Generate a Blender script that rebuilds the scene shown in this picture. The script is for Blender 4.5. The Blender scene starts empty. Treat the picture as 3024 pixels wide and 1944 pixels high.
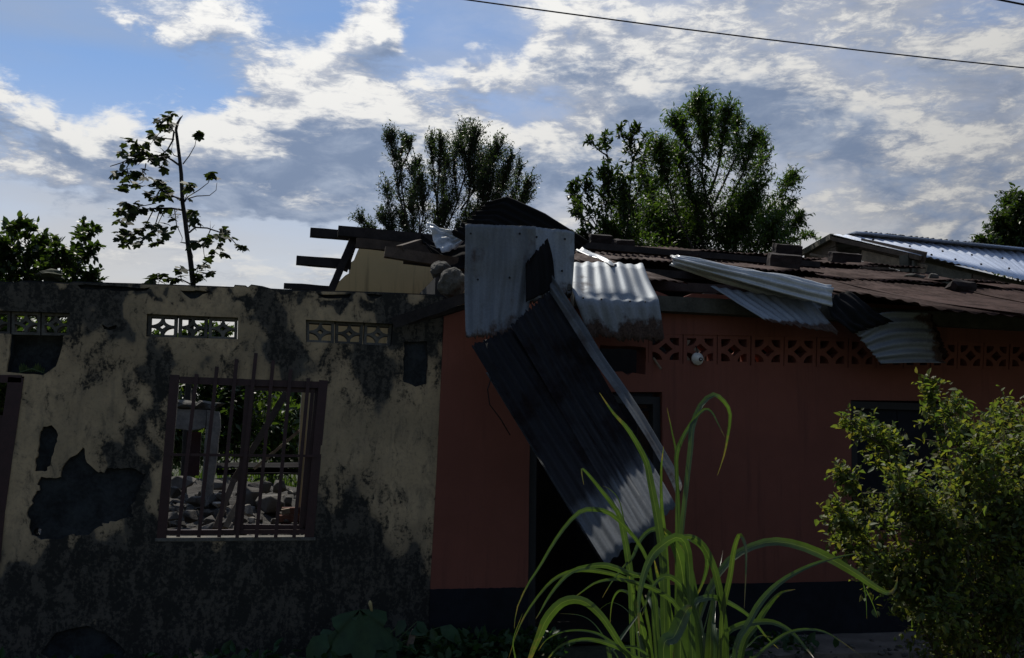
import bpy, bmesh, math, random
import numpy as np
from mathutils import Vector, Matrix, noise
from mathutils.geometry import delaunay_2d_cdt
R = math.radians
random.seed(7)
S = bpy.context.scene
COL = S.collection

# ------------------------------------------------------------------ camera
PW, PH, PF = 3024.0, 1944.0, 2912.0          # photograph size and focal length, in its pixels
CAM = Vector((0.0, -7.7, 1.5))
YAW, PITCH, ROLL = R(14.0), R(7.4), R(0.8)
FWD = Vector((math.sin(YAW)*math.cos(PITCH), math.cos(YAW)*math.cos(PITCH), math.sin(PITCH)))
_r0 = Vector((math.cos(YAW), -math.sin(YAW), 0.0))
_u0 = _r0.cross(FWD)
RIGHT = _r0*math.cos(ROLL) + _u0*math.sin(ROLL)
UP = _u0*math.cos(ROLL) - _r0*math.sin(ROLL)
cd = bpy.data.cameras.new('camera')
cd.sensor_width = 36.0
cd.lens = 36.0*PF/PW
cd.clip_start, cd.clip_end = 0.1, 2000.0
cam = bpy.data.objects.new('camera', cd)
COL.objects.link(cam)
cam.matrix_world = Matrix(((RIGHT.x, UP.x, -FWD.x, CAM.x), (RIGHT.y, UP.y, -FWD.y, CAM.y), (RIGHT.z, UP.z, -FWD.z, CAM.z), (0, 0, 0, 1)))
S.camera = cam

def ray(px, py):
    return FWD + RIGHT*((px-PW/2)/PF) + UP*((PH/2-py)/PF)
def P(px, py, Y):
    "the point of the vertical plane at depth Y that the photograph shows at (px, py)"
    d = ray(px, py)
    return CAM + d*((Y-CAM.y)/d.y)
def on_plane(px, py, p0, n):
    d = ray(px, py)
    return CAM + d*((p0-CAM).dot(n)/d.dot(n))
def azel(px, py):
    d = ray(px, py).normalized()
    return math.atan2(d.x, d.y), math.asin(d.z)
def pxsize(px, Y):
    return ((Y-CAM.y)/ray(px, 1200).y)/PF

# ------------------------------------------------------------------ daylight
SUN_AZ, SUN_EL = R(-8.0), R(55.0)            # azimuth from +Y towards +X
SUN = Vector((math.sin(SUN_AZ)*math.cos(SUN_EL), math.cos(SUN_AZ)*math.cos(SUN_EL), math.sin(SUN_EL)))
sd = bpy.data.lights.new('sun', 'SUN')
sd.energy = 3.0
sd.angle = R(0.55)
sd.color = (1.0, 0.94, 0.84)
so = bpy.data.objects.new('sun', sd)
COL.objects.link(so)
so.rotation_euler = (-SUN).to_track_quat('-Z', 'Y').to_euler()
so.location = (0, 0, 30)

S.view_settings.view_transform = 'Standard'
S.view_settings.look = 'None'
S.view_settings.exposure = 0.35
S.view_settings.gamma = 1.0
S.view_settings.use_curve_mapping = False
S.render.engine = 'CYCLES'
S.cycles.max_bounces = 6
S.cycles.transparent_max_bounces = 8
S.cycles.use_denoising = True
S.render.film_transparent = False

class NT:
    "small helper that writes node trees"
    def __init__(s, tree):
        s.t = tree
    def new(s, typ, **kw):
        n = s.t.nodes.new(typ)
        for k, v in kw.items():
            setattr(n, k, v)
        return n
    def link(s, a, b):
        s.t.links.new(a, b)
    def _set(s, sock, v):
        if hasattr(v, 'is_linked') or hasattr(v, 'links'):
            s.t.links.new(v, sock)
        elif v is not None:
            if sock.type == 'RGBA' and len(v) == 3:
                v = (*v, 1.0)
            sock.default_value = v
    def m(s, op, a, b=None, c=None, clamp=False):
        n = s.new('ShaderNodeMath', operation=op, use_clamp=clamp)
        s._set(n.inputs[0], a)
        if b is not None: s._set(n.inputs[1], b)
        if c is not None: s._set(n.inputs[2], c)
        return n.outputs[0]
    def vm(s, op, a, b=None, scale=None):
        n = s.new('ShaderNodeVectorMath', operation=op)
        s._set(n.inputs[0], a)
        if b is not None: s._set(n.inputs[1], b)
        if scale is not None: s._set(n.inputs['Scale'], scale)
        return n.outputs['Value'] if op in ('DOT_PRODUCT', 'LENGTH', 'DISTANCE') else n.outputs[0]
    def mix(s, f, a, b, blend='MIX'):
        n = s.new('ShaderNodeMix', data_type='RGBA', blend_type=blend)
        s._set(n.inputs[0], f); s._set(n.inputs[6], a); s._set(n.inputs[7], b)
        return n.outputs[2]
    def smooth(s, x, lo, hi, a=0.0, b=1.0):
        n = s.new('ShaderNodeMapRange', interpolation_type='SMOOTHSTEP')
        s._set(n.inputs[0], x)
        for i, v in enumerate((lo, hi, a, b)): s._set(n.inputs[i+1], v)
        return n.outputs[0]
    def noise(s, vec, scale, detail=4, rough=0.55, dist=0.0, dim='3D'):
        n = s.new('ShaderNodeTexNoise', noise_dimensions=dim)
        if vec is not None: s.link(vec, n.inputs['Vector'])
        n.inputs['Scale'].default_value = scale
        n.inputs['Detail'].default_value = detail
        n.inputs['Roughness'].default_value = rough
        n.inputs['Distortion'].default_value = dist
        return n.outputs[0]
    def mapping(s, vec, loc=(0, 0, 0), rot=(0, 0, 0), sc=(1, 1, 1), kind='POINT'):
        n = s.new('ShaderNodeMapping', vector_type=kind)
        s.link(vec, n.inputs['Vector'])
        n.inputs['Location'].default_value = loc
        n.inputs['Rotation'].default_value = rot
        n.inputs['Scale'].default_value = sc
        return n.outputs[0]
    def comb(s, x, y, z=0.0):
        n = s.new('ShaderNodeCombineXYZ')
        for i, v in enumerate((x, y, z)): s._set(n.inputs[i], v)
        return n.outputs[0]
# ------------------------------------------------------------------ sky: Nishita air with drifting cumulus and cloud banks
# cloud banks: (x, y, half width, half height, tilt in degrees, weight), pixels of the photograph turned into azimuth and elevation
BANKS = [
    (180, 370, 560, 150, -9, .62), (640, 395, 420, 130, -4, .40), (900, 330, 460, 220, 12, .50),
    (1090, 80, 170, 120, 20, 1.0), (870, 180, 260, 110, 10, .36), (580, 85, 190, 80, 0, .30), (420, 50, 120, 50, 0, .2),
    (1400, 200, 330, 110, -6, .50), (1950, 260, 560, 160, -8, .80), (2400, 350, 500, 170, -14, .80),
    (1180, 470, 760, 200, -4, .95), (850, 560, 480, 130, 4, .65), (760, 610, 190, 50, 0, .5), (1600, 440, 420, 130, -5, .45), (1150, 620, 500, 60, 0, .3),
    (1750, 60, 460, 170, 0, .42), (2250, 60, 560, 200, 0, .40), (2800, 130, 460, 260, -8, .50),
    (2650, 470, 560, 190, -10, .42), (2750, 590, 380, 80, 2, .40), (2780, 670, 150, 80, 0, .75), (2560, 700, 240, 50, 0, .5),
    (220, 500, 280, 60, 0, .40), (1800, 350, 300, 120, 0, .25), (2350, 620, 420, 60, 4, .25),
    (200, 130, 480, 180, -6, -.70), (650, 240, 260, 60, 8, -.30), (1380, 80, 210, 130, 0, -1.1),
    (2300, 500, 330, 60, -6, -.25), (1650, 560, 280, 90, 0, -.28), (2250, 560, 300, 60, 0, -.3),
]
# the thick, shaded hearts of those banks
HEARTS = [
    (140, 390, 480, 85, -11, 1.1), (450, 405, 300, 55, 0, .6), (1230, 460, 660, 150, -5, 1.35), (850, 545, 420, 85, 5, 1.1), (1700, 430, 330, 70, -8, .8), (760, 610, 160, 40, 0, .8),
    (1000, 300, 150, 40, 10, .35), (640, 325, 170, 35, -8, .55), (780, 400, 200, 40, -5, .5), (1120, 110, 110, 70, 0, .75), (1330, 190, 200, 40, -5, .6), (1640, 205, 220, 45, -6, .6),
    (2080, 265, 480, 100, -10, 1.35), (2450, 345, 380, 100, -18, 1.35), (1900, 60, 260, 80, 0, .5), (2800, 140, 260, 60, 0, .5), (2900, 330, 260, 60, -5, .5), (2250, 150, 260, 60, -10, .35),
]
gt = bpy.data.node_groups.new('cloud_density', 'ShaderNodeTree')
gt.interface.new_socket('direction', in_out='INPUT', socket_type='NodeSocketVector')
gt.interface.new_socket('density', in_out='OUTPUT', socket_type='NodeSocketFloat')
g = NT(gt)
gi, go = g.new('NodeGroupInput'), g.new('NodeGroupOutput')
sep = g.new('ShaderNodeSeparateXYZ'); g.link(gi.outputs[0], sep.inputs[0])
dx, dy, dz = sep.outputs
az = g.m('ARCTAN2', dx, dy)
el = g.m('ARCSINE', dz)
uv = g.comb(az, el)
hgt = g.m('ADD', g.m('MAXIMUM', dz, 0.0), 0.22)
q = g.comb(g.m('DIVIDE', dx, hgt), g.m('DIVIDE', dy, hgt))
warp = g.noise(q, 2.2, 3, .5)
qw = g.vm('ADD', q, g.comb(g.m('MULTIPLY', warp, .35), g.m('MULTIPLY', warp, -.2), .7))
n1 = g.noise(g.mapping(qw, rot=(0, 0, R(10)), sc=(.8, 1.0, 1.0)), 4.0, 11, .64, .15)
acc = g.m('MULTIPLY_ADD', n1, 1.75, -.95)
wob = g.vm('SCALE', g.vm('SUBTRACT', g.comb(g.noise(uv, 9, 4, .6), g.noise(g.mapping(uv, loc=(3, 7, 0)), 9, 4, .6)), (.5, .5, 0)), scale=.10)
uvw = g.vm('ADD', uv, wob)
for bx, by, hw, hh, tilt, wt in BANKS:
    a, e = azel(bx, by)
    mp = g.mapping(uvw, loc=(a, e, 0), rot=(0, 0, R(tilt)), sc=(hw/PF*1.25, hh/PF*1.25, 1), kind='TEXTURE')
    gr = g.new('ShaderNodeTexGradient', gradient_type='QUADRATIC_SPHERE')
    g.link(mp, gr.inputs[0])
    acc = g.m('MULTIPLY_ADD', gr.outputs['Fac'], wt, acc)
g.link(acc, go.inputs[0])
gt.interface.new_socket('heart', in_out='OUTPUT', socket_type='NodeSocketFloat')
acc = g.m('MULTIPLY_ADD', n1, .8, -.42)
for bx, by, hw, hh, tilt, wt in HEARTS:
    a, e = azel(bx, by)
    mp = g.mapping(uvw, loc=(a, e, 0), rot=(0, 0, R(tilt)), sc=(hw/PF*1.35, hh/PF*1.35, 1), kind='TEXTURE')
    gr = g.new('ShaderNodeTexGradient', gradient_type='QUADRATIC_SPHERE')
    g.link(mp, gr.inputs[0])
    acc = g.m('MULTIPLY_ADD', gr.outputs['Fac'], wt, acc)
g.link(acc, go.inputs[1])

world = bpy.data.worlds.new('World')
S.world = world
world.use_nodes = True
world.node_tree.nodes.clear()
w = NT(world.node_tree)
sky = w.new('ShaderNodeTexSky', sky_type='NISHITA', sun_disc=False, sun_elevation=SUN_EL, sun_rotation=SUN_AZ)
sky.air_density, sky.dust_density, sky.ozone_density = 1.0, 0.6, 2.0
tc = w.new('ShaderNodeTexCoord')
dirn = tc.outputs['Generated']
def dens(vec):
    n = w.new('ShaderNodeGroup'); n.node_tree = gt
    w.link(vec, n.inputs[0])
    return n.outputs
D0, heart = dens(dirn)
toward = Vector((SUN.x*.4, SUN.y*.1, .95)).normalized()
D1 = dens(w.vm('NORMALIZE', w.vm('ADD', dirn, tuple(toward*.022))))[0]
cosg = w.m('MAXIMUM', w.vm('DOT_PRODUCT', dirn, tuple(SUN)), 0.0)
fw = w.m('MULTIPLY_ADD', w.m('POWER', cosg, 2.2), .85, .22)           # clouds near the sun scatter more of it forwards
bil = w.noise(w.mapping(dirn, sc=(1, 1, 2.2)), 15, 7, .62, .3)
bil2 = w.noise(w.mapping(dirn, rot=(0, R(14), 0), sc=(1, 1, 3.2)), 34, 9, .70, .5)
alpha = w.smooth(w.m('ADD', D0, w.m('ADD', w.m('MULTIPLY_ADD', bil, .55, -.275), w.m('MULTIPLY_ADD', bil2, .5, -.25))), -.10, .26)
slope = w.m('SUBTRACT', D0, D1)
lit = w.smooth(w.m('ADD', w.m('SUBTRACT', w.m('MULTIPLY_ADD', slope, 1.5, .10), w.m('MULTIPLY', heart, .62)), w.m('ADD', w.m('MULTIPLY_ADD', bil, .55, -.275), w.m('MULTIPLY_ADD', bil2, .75, -.375))), -.36, .28)
rim = w.smooth(w.m('ADD', w.m('MULTIPLY', slope, 1.1), w.m('ADD', w.m('MULTIPLY_ADD', bil2, 1.5, -.75), w.m('MULTIPLY_ADD', bil, 1.0, -.5))), -.12, .34)
white = w.vm('SCALE', w.mix(rim, (5.2, 5.5, 6.2), (9.3, 9.2, 8.9)), scale=fw)
grey = w.vm('SCALE', w.mix(w.smooth(bil, .38, .72), (1.9, 2.5, 3.7), (3.5, 4.1, 5.2)), scale=w.m('ADD', w.m('MULTIPLY', fw, .7), .35))
ccol = w.mix(lit, grey, white)
sep2 = w.new('ShaderNodeSeparateXYZ'); w.link(dirn, sep2.inputs[0])
elv = sep2.outputs[2]
haze = w.m('MULTIPLY', w.smooth(elv, .08, .38, 1.0, 0.0), .88)
hazec = w.vm('SCALE', (6.9, 6.5, 5.9), scale=w.m('MULTIPLY_ADD', w.m('POWER', cosg, 1.2), .85, .25))
veil = w.m('MULTIPLY', w.smooth(w.noise(w.mapping(dirn, sc=(2, 2, 9)), 1.6, 5, .5), .34, .72), .62)
skyc = w.mix(veil, w.mix(1.0, sky.outputs[0], (.54, .67, .80), 'MULTIPLY'), w.vm('SCALE', (3.7, 4.2, 5.1), scale=fw))
rd = ray(2650, 250).normalized()
rv_ = w.m('MULTIPLY', w.smooth(w.vm('DOT_PRODUCT', dirn, tuple(rd)), .86, .985), w.smooth(w.noise(w.mapping(dirn, sc=(1, 1, 2.5)), 7, 7, .6, .3), .30, .62, .25, .9))
skyc = w.mix(rv_, skyc, w.vm('SCALE', w.mix(bil, (3.9, 4.4, 5.6), (7.2, 7.4, 8.1)), scale=fw))
skyc = w.mix(haze, skyc, hazec)
tot = w.mix(w.m('MULTIPLY', alpha, w.smooth(elv, .02, .16, .45, .97)), skyc, ccol)
bg = w.new('ShaderNodeBackground')
w.link(tot, bg.inputs['Color'])
bg.inputs['Strength'].default_value = 0.1
wo = w.new('ShaderNodeOutputWorld')
w.link(bg.outputs[0], wo.inputs['Surface'])
# ------------------------------------------------------------------ objects
def tag(o, label=None, cat=None, group=None, kind=None):
    if label: o['label'] = label
    if cat: o['category'] = cat
    if group: o['group'] = group
    if kind: o['kind'] = kind
    return o
def empty(name, loc, label, cat, group=None):
    o = bpy.data.objects.new(name, None)
    o.empty_display_size = .2
    o.location = loc
    COL.objects.link(o)
    return tag(o, label, cat, group)
def world_loc(o):
    v = Vector(o.location)
    while o.parent:
        o = o.parent
        v += Vector(o.location)
    return v
def link(name, me, parent=None, loc=None):
    "links a mesh whose vertices are in world coordinates; its origin goes to the middle of its base"
    if loc is None:
        co = np.empty(len(me.vertices)*3, dtype=np.float32)
        me.vertices.foreach_get('co', co)
        co = co.reshape(-1, 3)
        lo, hi = co.min(0), co.max(0)
        loc = Vector(((lo[0]+hi[0])/2, (lo[1]+hi[1])/2, lo[2]))
        me.transform(Matrix.Translation(-loc))
    o = bpy.data.objects.new(name, me)
    COL.objects.link(o)
    if parent is not None:
        o.parent = parent
        o.location = Vector(loc) - world_loc(parent)
    else:
        o.location = loc
    return o
def place(name, me, M, parent=None):
    "links shared mesh data with a world matrix"
    o = bpy.data.objects.new(name, me)
    COL.objects.link(o)
    if parent is not None:
        o.parent = parent
        M = Matrix.Translation(-world_loc(parent)) @ M
    o.matrix_basis = M
    return o

class MB:
    def __init__(s):
        s.v, s.f, s.mi = [], [], []
    def add(s, vs, fs, mi=0):
        b = len(s.v)
        s.v += [tuple(x) for x in vs]
        s.f += [tuple(i+b for i in f) for f in fs]
        s.mi += [mi]*len(fs)
    def hexa(s, c, mi=0):
        "eight corners: bottom ring then top ring, counter-clockwise seen from above"
        s.add(c, [(3, 2, 1, 0), (4, 5, 6, 7), (0, 1, 5, 4), (1, 2, 6, 5), (2, 3, 7, 6), (3, 0, 4, 7)], mi)
    def box(s, lo, hi, mi=0):
        (a, b, c), (d, e, f) = lo, hi
        s.hexa([(a, b, c), (d, b, c), (d, e, c), (a, e, c), (a, b, f), (d, b, f), (d, e, f), (a, e, f)], mi)
    def beam(s, A, B, wd, th, up=(0, 0, 1), seg=6, rough=0.0, mi=0, seed=0.0):
        "a timber from A to B: wd across the up direction, th along it, with slightly uneven faces"
        A, B = Vector(A), Vector(B)
        d = (B-A).normalized()
        sd_ = d.cross(Vector(up)).normalized()
        u = sd_.cross(d)
        rings = []
        for i in range(seg+1):
            p = A.lerp(B, i/seg)
            r = []
            for (a, b) in ((-1, -1), (1, -1), (1, 1), (-1, 1)):
                k = noise.noise(p*5+Vector((a*3+seed, b*3, seed)))*rough
                kk = noise.noise(p*5+Vector((a*7, b*5+seed, 9)))*rough
                e = d*(noise.noise(Vector((a*9+seed, b*9, i)))*rough*1.5 if i in (0, seg) else 0)
                r.append(p+sd_*(a*wd/2+k)+u*(b*th/2+kk)+e)
            rings.append(r)
        vs = [x for r in rings for x in r]
        fs = [(3, 2, 1, 0), tuple(4*seg+i for i in range(4))]
        for i in range(seg):
            for j in range(4):
                a, b = 4*i+j, 4*i+(j+1) % 4
                fs.append((a, b, b+4, a+4))
        s.add(vs, fs, mi)
    def tube(s, pts, rad, n=6, mi=0, cap=True):
        pts = [Vector(p) for p in pts]
        if not hasattr(rad, '__len__'): rad = [rad]*len(pts)
        b = len(s.v)
        t0 = (pts[1]-pts[0]).normalized()
        side = t0.orthogonal().normalized()
        for i, p in enumerate(pts):
            t = (pts[min(i+1, len(pts)-1)]-pts[max(i-1, 0)])
            if t.length < 1e-9: t = t0
            t.normalize()
            side = (side-t*side.dot(t))
            side = side.normalized() if side.length > 1e-6 else t.orthogonal().normalized()
            up = t.cross(side)
            for k in range(n):
                a = 2*math.pi*k/n
                s.v.append(tuple(p+(side*math.cos(a)+up*math.sin(a))*rad[i]))
        nf = 0
        for i in range(len(pts)-1):
            for k in range(n):
                a, c = b+i*n+k, b+i*n+(k+1) % n
                s.f.append((a, c, c+n, a+n)); nf += 1
        if cap:
            s.f.append(tuple(b+k for k in reversed(range(n))))
            s.f.append(tuple(b+(len(pts)-1)*n+k for k in range(n))); nf += 2
        s.mi += [mi]*nf
    def mesh(s, name, mats, smooth=False):
        me = bpy.data.meshes.new(name)
        me.from_pydata(s.v, [], s.f)
        for m_ in (mats if isinstance(mats, (list, tuple)) else [mats]): me.materials.append(m_)
        if any(s.mi): me.polygons.foreach_set('material_index', s.mi)
        if smooth: me.polygons.foreach_set('use_smooth', [True]*len(me.polygons))
        me.update()
        return me
    def build(s, name, mats, parent=None, smooth=False):
        return link(name, s.mesh(name, mats, smooth), parent)

def bevel(me, wdt=.006, seg=1):
    bm = bmesh.new(); bm.from_mesh(me)
    bmesh.ops.bevel(bm, geom=bm.edges[:], offset=wdt, segments=seg, affect='EDGES')
    bm.to_mesh(me); bm.free()
    return me

def inside(poly, pts):
    poly = np.asarray(poly, float); x, y = pts[:, 0], pts[:, 1]
    c = np.zeros(len(pts), bool)
    j = len(poly)-1
    for i in range(len(poly)):
        xi, yi = poly[i]; xj, yj = poly[j]
        k = ((yi > y) != (yj > y))
        with np.errstate(divide='ignore', invalid='ignore'):
            c ^= k & (x < (xj-xi)*(y-yi)/(yj-yi+1e-12)+xi)
        j = i
    return c
def resample(poly, step):
    out = []
    for i, a in enumerate(poly):
        b = poly[(i+1) % len(poly)]
        L = math.dist(a, b); k = max(1, int(L/step))
        out += [(a[0]+(b[0]-a[0])*t/k, a[1]+(b[1]-a[1])*t/k) for t in range(k)]
    return out
def slab(name, mats, outline, holes, y0, y1, step=.05, parent=None, wave=0.0, stain=None, back=True, side_mat=0):
    """an upright slab between depths y0 and y1 in the X-Z plane, with an outline and holes of any shape;
    stain(x, z) gives a float attribute on the front face"""
    rings = [resample(r, step) for r in [outline]+list(holes)]
    pts, edges = [], []
    for r in rings:
        b = len(pts); pts += r
        edges += [(b+i, b+(i+1) % len(r)) for i in range(len(r))]
    A = np.array(rings[0]); lo, hi = A.min(0), A.max(0)
    gx, gz = np.meshgrid(np.arange(lo[0], hi[0], step), np.arange(lo[1], hi[1], step))
    gp = np.stack([gx.ravel(), gz.ravel()], 1)
    gp += np.random.RandomState(3).uniform(-.25, .25, gp.shape)*step
    k = inside(rings[0], gp)
    for r in rings[1:]: k &= ~inside(r, gp)
    gp = gp[k]
    if len(gp):
        bp = np.array(pts)
        keep = np.ones(len(gp), bool)
        for i in range(0, len(gp), 2000):
            d = ((gp[i:i+2000, None, :]-bp[None])**2).sum(2).min(1)
            keep[i:i+2000] = d > (step*.45)**2
        gp = gp[keep]
    allp = [Vector((p[0], p[1])) for p in pts]+[Vector((p[0], p[1])) for p in gp]
    v, e, f, *_ = delaunay_2d_cdt(allp, edges, [], 0, 1e-6)
    V = np.array([(p.x, p.y) for p in v])
    F = np.array([t for t in f if len(t) == 3])
    cen = V[F].mean(1)
    k = inside(rings[0], cen)
    for r in rings[1:]: k &= ~inside(r, cen)
    F = F[k]
    a = V[F]
    ar = (a[:, 1, 0]-a[:, 0, 0])*(a[:, 2, 1]-a[:, 0, 1])-(a[:, 2, 0]-a[:, 0, 0])*(a[:, 1, 1]-a[:, 0, 1])
    F[ar < 0] = F[ar < 0][:, ::-1]
    n = len(V)
    verts = []
    for p in V:
        off = wave*(noise.noise(Vector((p[0]*1.7, 3.1, p[1]*1.7)))+.5*noise.noise(Vector((p[0]*6, 1.1, p[1]*6)))) if wave else 0
        verts.append((p[0], y0+off, p[1]))
    verts += [(p[0], y1, p[1]) for p in V]
    faces = [tuple(t) for t in F.tolist()]
    mi = [0]*len(faces)
    if back:
        bf = [(t[2]+n, t[1]+n, t[0]+n) for t in faces]
        mi += [side_mat]*len(bf)
    else: bf = []
    ed = {}
    for t in faces:
        for i in range(3):
            ed[(t[i], t[(i+1) % 3])] = 1
    sf = [(b, a_, a_+n, b+n) for (a_, b) in ed if (b, a_) not in ed]
    mi += [side_mat]*len(sf)
    me = bpy.data.meshes.new(name)
    me.from_pydata(verts, [], faces+bf+sf)
    for m_ in (mats if isinstance(mats, (list, tuple)) else [mats]): me.materials.append(m_)
    me.polygons.foreach_set('material_index', mi)
    if stain is not None:
        at_ = me.attributes.new('stain', 'FLOAT', 'POINT')
        at_.data.foreach_set('value', np.concatenate([stain(V), stain(V)]).astype(np.float32))
    me.update()
    return link(name, me, parent)

def XZ(pix, Y=0.0):
    return [(p.x, p.z) for p in (P(a, b, Y) for a, b in pix)]
def rough_ring(poly, step, amp, seed=0.0):
    "an uneven, broken edge"
    out = []
    for (x, z) in resample(poly, step):
        v = Vector((x*9+seed, seed*3.3, z*9))
        out.append((x+noise.noise(v)*amp+noise.noise(v*3.1)*amp*.6+noise.noise(v*8.3)*amp*.25, z+noise.noise(v+Vector((5, 9, 2)))*amp+noise.noise(v*3.1+Vector((1, 4, 8)))*amp*.6+noise.noise(v*8.3+Vector((7, 4, 8)))*amp*.25))
    return out
def blob_ring(cx, cz, rx, rz, n=18, amp=.25, seed=0.0):
    out = []
    for i in range(n):
        a = 2*math.pi*i/n
        k = 1+amp*noise.noise(Vector((math.cos(a)*1.6+seed*7, math.sin(a)*1.6, seed*3)))*1.6
        out.append((cx+rx*k*math.cos(a), cz+rz*k*math.sin(a)))
    return out

# ------------------------------------------------------------------ materials
def material(name):
    m_ = bpy.data.materials.new(name)
    m_.use_nodes = True
    t = NT(m_.node_tree)
    b = m_.node_tree.nodes['Principled BSDF']
    out = m_.node_tree.nodes['Material Output']
    return m_, t, b, out
def bump(t, b, height, strength=.3, dist=.01):
    n = t.new('ShaderNodeBump')
    n.inputs['Strength'].default_value = strength
    n.inputs['Distance'].default_value = dist
    t.link(height, n.inputs['Height'])
    t.link(n.outputs[0], b.inputs['Normal'])
def geo_pos(t):
    return t.new('ShaderNodeNewGeometry').outputs['Position']
def obj_rand(t):
    return t.new('ShaderNodeObjectInfo').outputs['Random']

def mat_plain(name, col, rough=.7, var=.35, scale=8, metal=0.0, bmp=.3, bdist=.006, coord='world', per_obj=.25, spec=.4):
    m_, t, b, _ = material(name)
    co = geo_pos(t) if coord == 'world' else t.new('ShaderNodeTexCoord').outputs['Object']
    n = t.noise(co, scale, 7, .6)
    n2 = t.noise(co, scale*7, 4, .6)
    f = t.m('ADD', t.m('MULTIPLY', n, .65), t.m('MULTIPLY', n2, .35))
    k = t.smooth(f, .3, .7, 1-var, 1+var)
    k = t.m('MULTIPLY', k, t.m('MULTIPLY_ADD', obj_rand(t), per_obj*2, 1-per_obj))
    t.link(t.vm('SCALE', tuple(col), scale=k), b.inputs['Base Color'])
    b.inputs['Roughness'].default_value = rough
    b.inputs['Metallic'].default_value = metal
    b.inputs['Specular IOR Level'].default_value = spec
    bump(t, b, f, bmp, bdist)
    return m_

def mat_plaster():
    "cream limewash over grey render, with black mould and bare patches driven by the stain attribute"
    m_, t, b, _ = material('stained_cream_plaster')
    pos = geo_pos(t)
    st = t.new('ShaderNodeAttribute', attribute_name='stain').outputs['Fac']
    big = t.noise(pos, 1.5, 6, .6)
    mid = t.noise(t.mapping(pos, sc=(1, 1, .5)), 9, 9, .72, .6)
    fine = t.noise(pos, 34, 6, .7)
    streak = t.noise(t.mapping(pos, sc=(1, 1, .12)), 16, 5, .6)
    cream = t.mix(t.smooth(big, .35, .65), (.53, .395, .235), (.35, .27, .165))
    cream = t.mix(t.m('MULTIPLY', t.smooth(streak, .5, .75), .45), cream, (.16, .135, .10))
    cream = t.mix(t.m('MULTIPLY', t.smooth(fine, .45, .75), .5), cream, (.13, .112, .085))
    cream = t.mix(t.m('MULTIPLY', t.smooth(mid, .48, .68), .62), cream, (.10, .086, .064))
    f = t.m('ADD', t.m('MULTIPLY_ADD', t.m('MINIMUM', t.m('ADD', st, t.m('MULTIPLY_ADD', t.noise(pos, 2.6, 5, .6), .9, -.45)), .66), .95, .06), t.m('ADD', t.m('MULTIPLY_ADD', mid, 2.6, -1.3), t.m('MULTIPLY_ADD', fine, 2.0, -1.0)))
    rend = t.smooth(t.m('ADD', st, t.m('MULTIPLY_ADD', big, 1.6, -.8)), .42, .58)     # bare blue-grey render
    col = t.mix(t.m('MULTIPLY', rend, .85), cream, (.055, .066, .07))
    dark = t.smooth(f, .38, .86)
    col = t.mix(t.m('MULTIPLY', t.smooth(st, .05, .7), .62), col, (.075, .064, .048))
    col = t.mix(t.m('MULTIPLY', dark, .95), col, t.mix(mid, (.010, .012, .013), (.034, .032, .026)))
    t.link(col, b.inputs['Base Color'])
    b.inputs['Roughness'].default_value = .9
    b.inputs['Specular IOR Level'].default_value = .2
    h = t.m('ADD', t.m('MULTIPLY', mid, .6), t.m('ADD', t.m('MULTIPLY', fine, .4), t.m('MULTIPLY', dark, -.25)))
    bump(t, b, h, .55, .012)
    return m_

def mat_streak(name, col, dark, chip, rough=.88):
    "a painted wall with rain streaks and a few chipped spots"
    m_, t, b, _ = material(name)
    pos = geo_pos(t)
    big = t.noise(pos, 1.1, 6, .6)
    st = t.noise(t.mapping(pos, sc=(1, 1, .06)), 13, 6, .62)
    fi = t.noise(pos, 45, 5, .65)
    c = t.vm('SCALE', tuple(col), scale=t.smooth(big, .3, .7, .88, 1.12))
    c = t.mix(t.m('MULTIPLY', t.smooth(t.m('ADD', st, t.m('MULTIPLY_ADD', big, .5, -.25)), .52, .74), .55), c, tuple(dark))
    c = t.mix(t.m('MULTIPLY', t.smooth(t.m('ADD', fi, t.m('MULTIPLY_ADD', t.noise(pos, 5, 4, .6), .6, -.3)), .72, .76), .6), c, tuple(chip))
    t.link(c, b.inputs['Base Color'])
    b.inputs['Roughness'].default_value = rough
    b.inputs['Specular IOR Level'].default_value = .25
    bump(t, b, t.m('ADD', t.m('MULTIPLY', fi, .4), t.noise(pos, 7, 6, .6)), .35, .006)
    return m_

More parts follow.
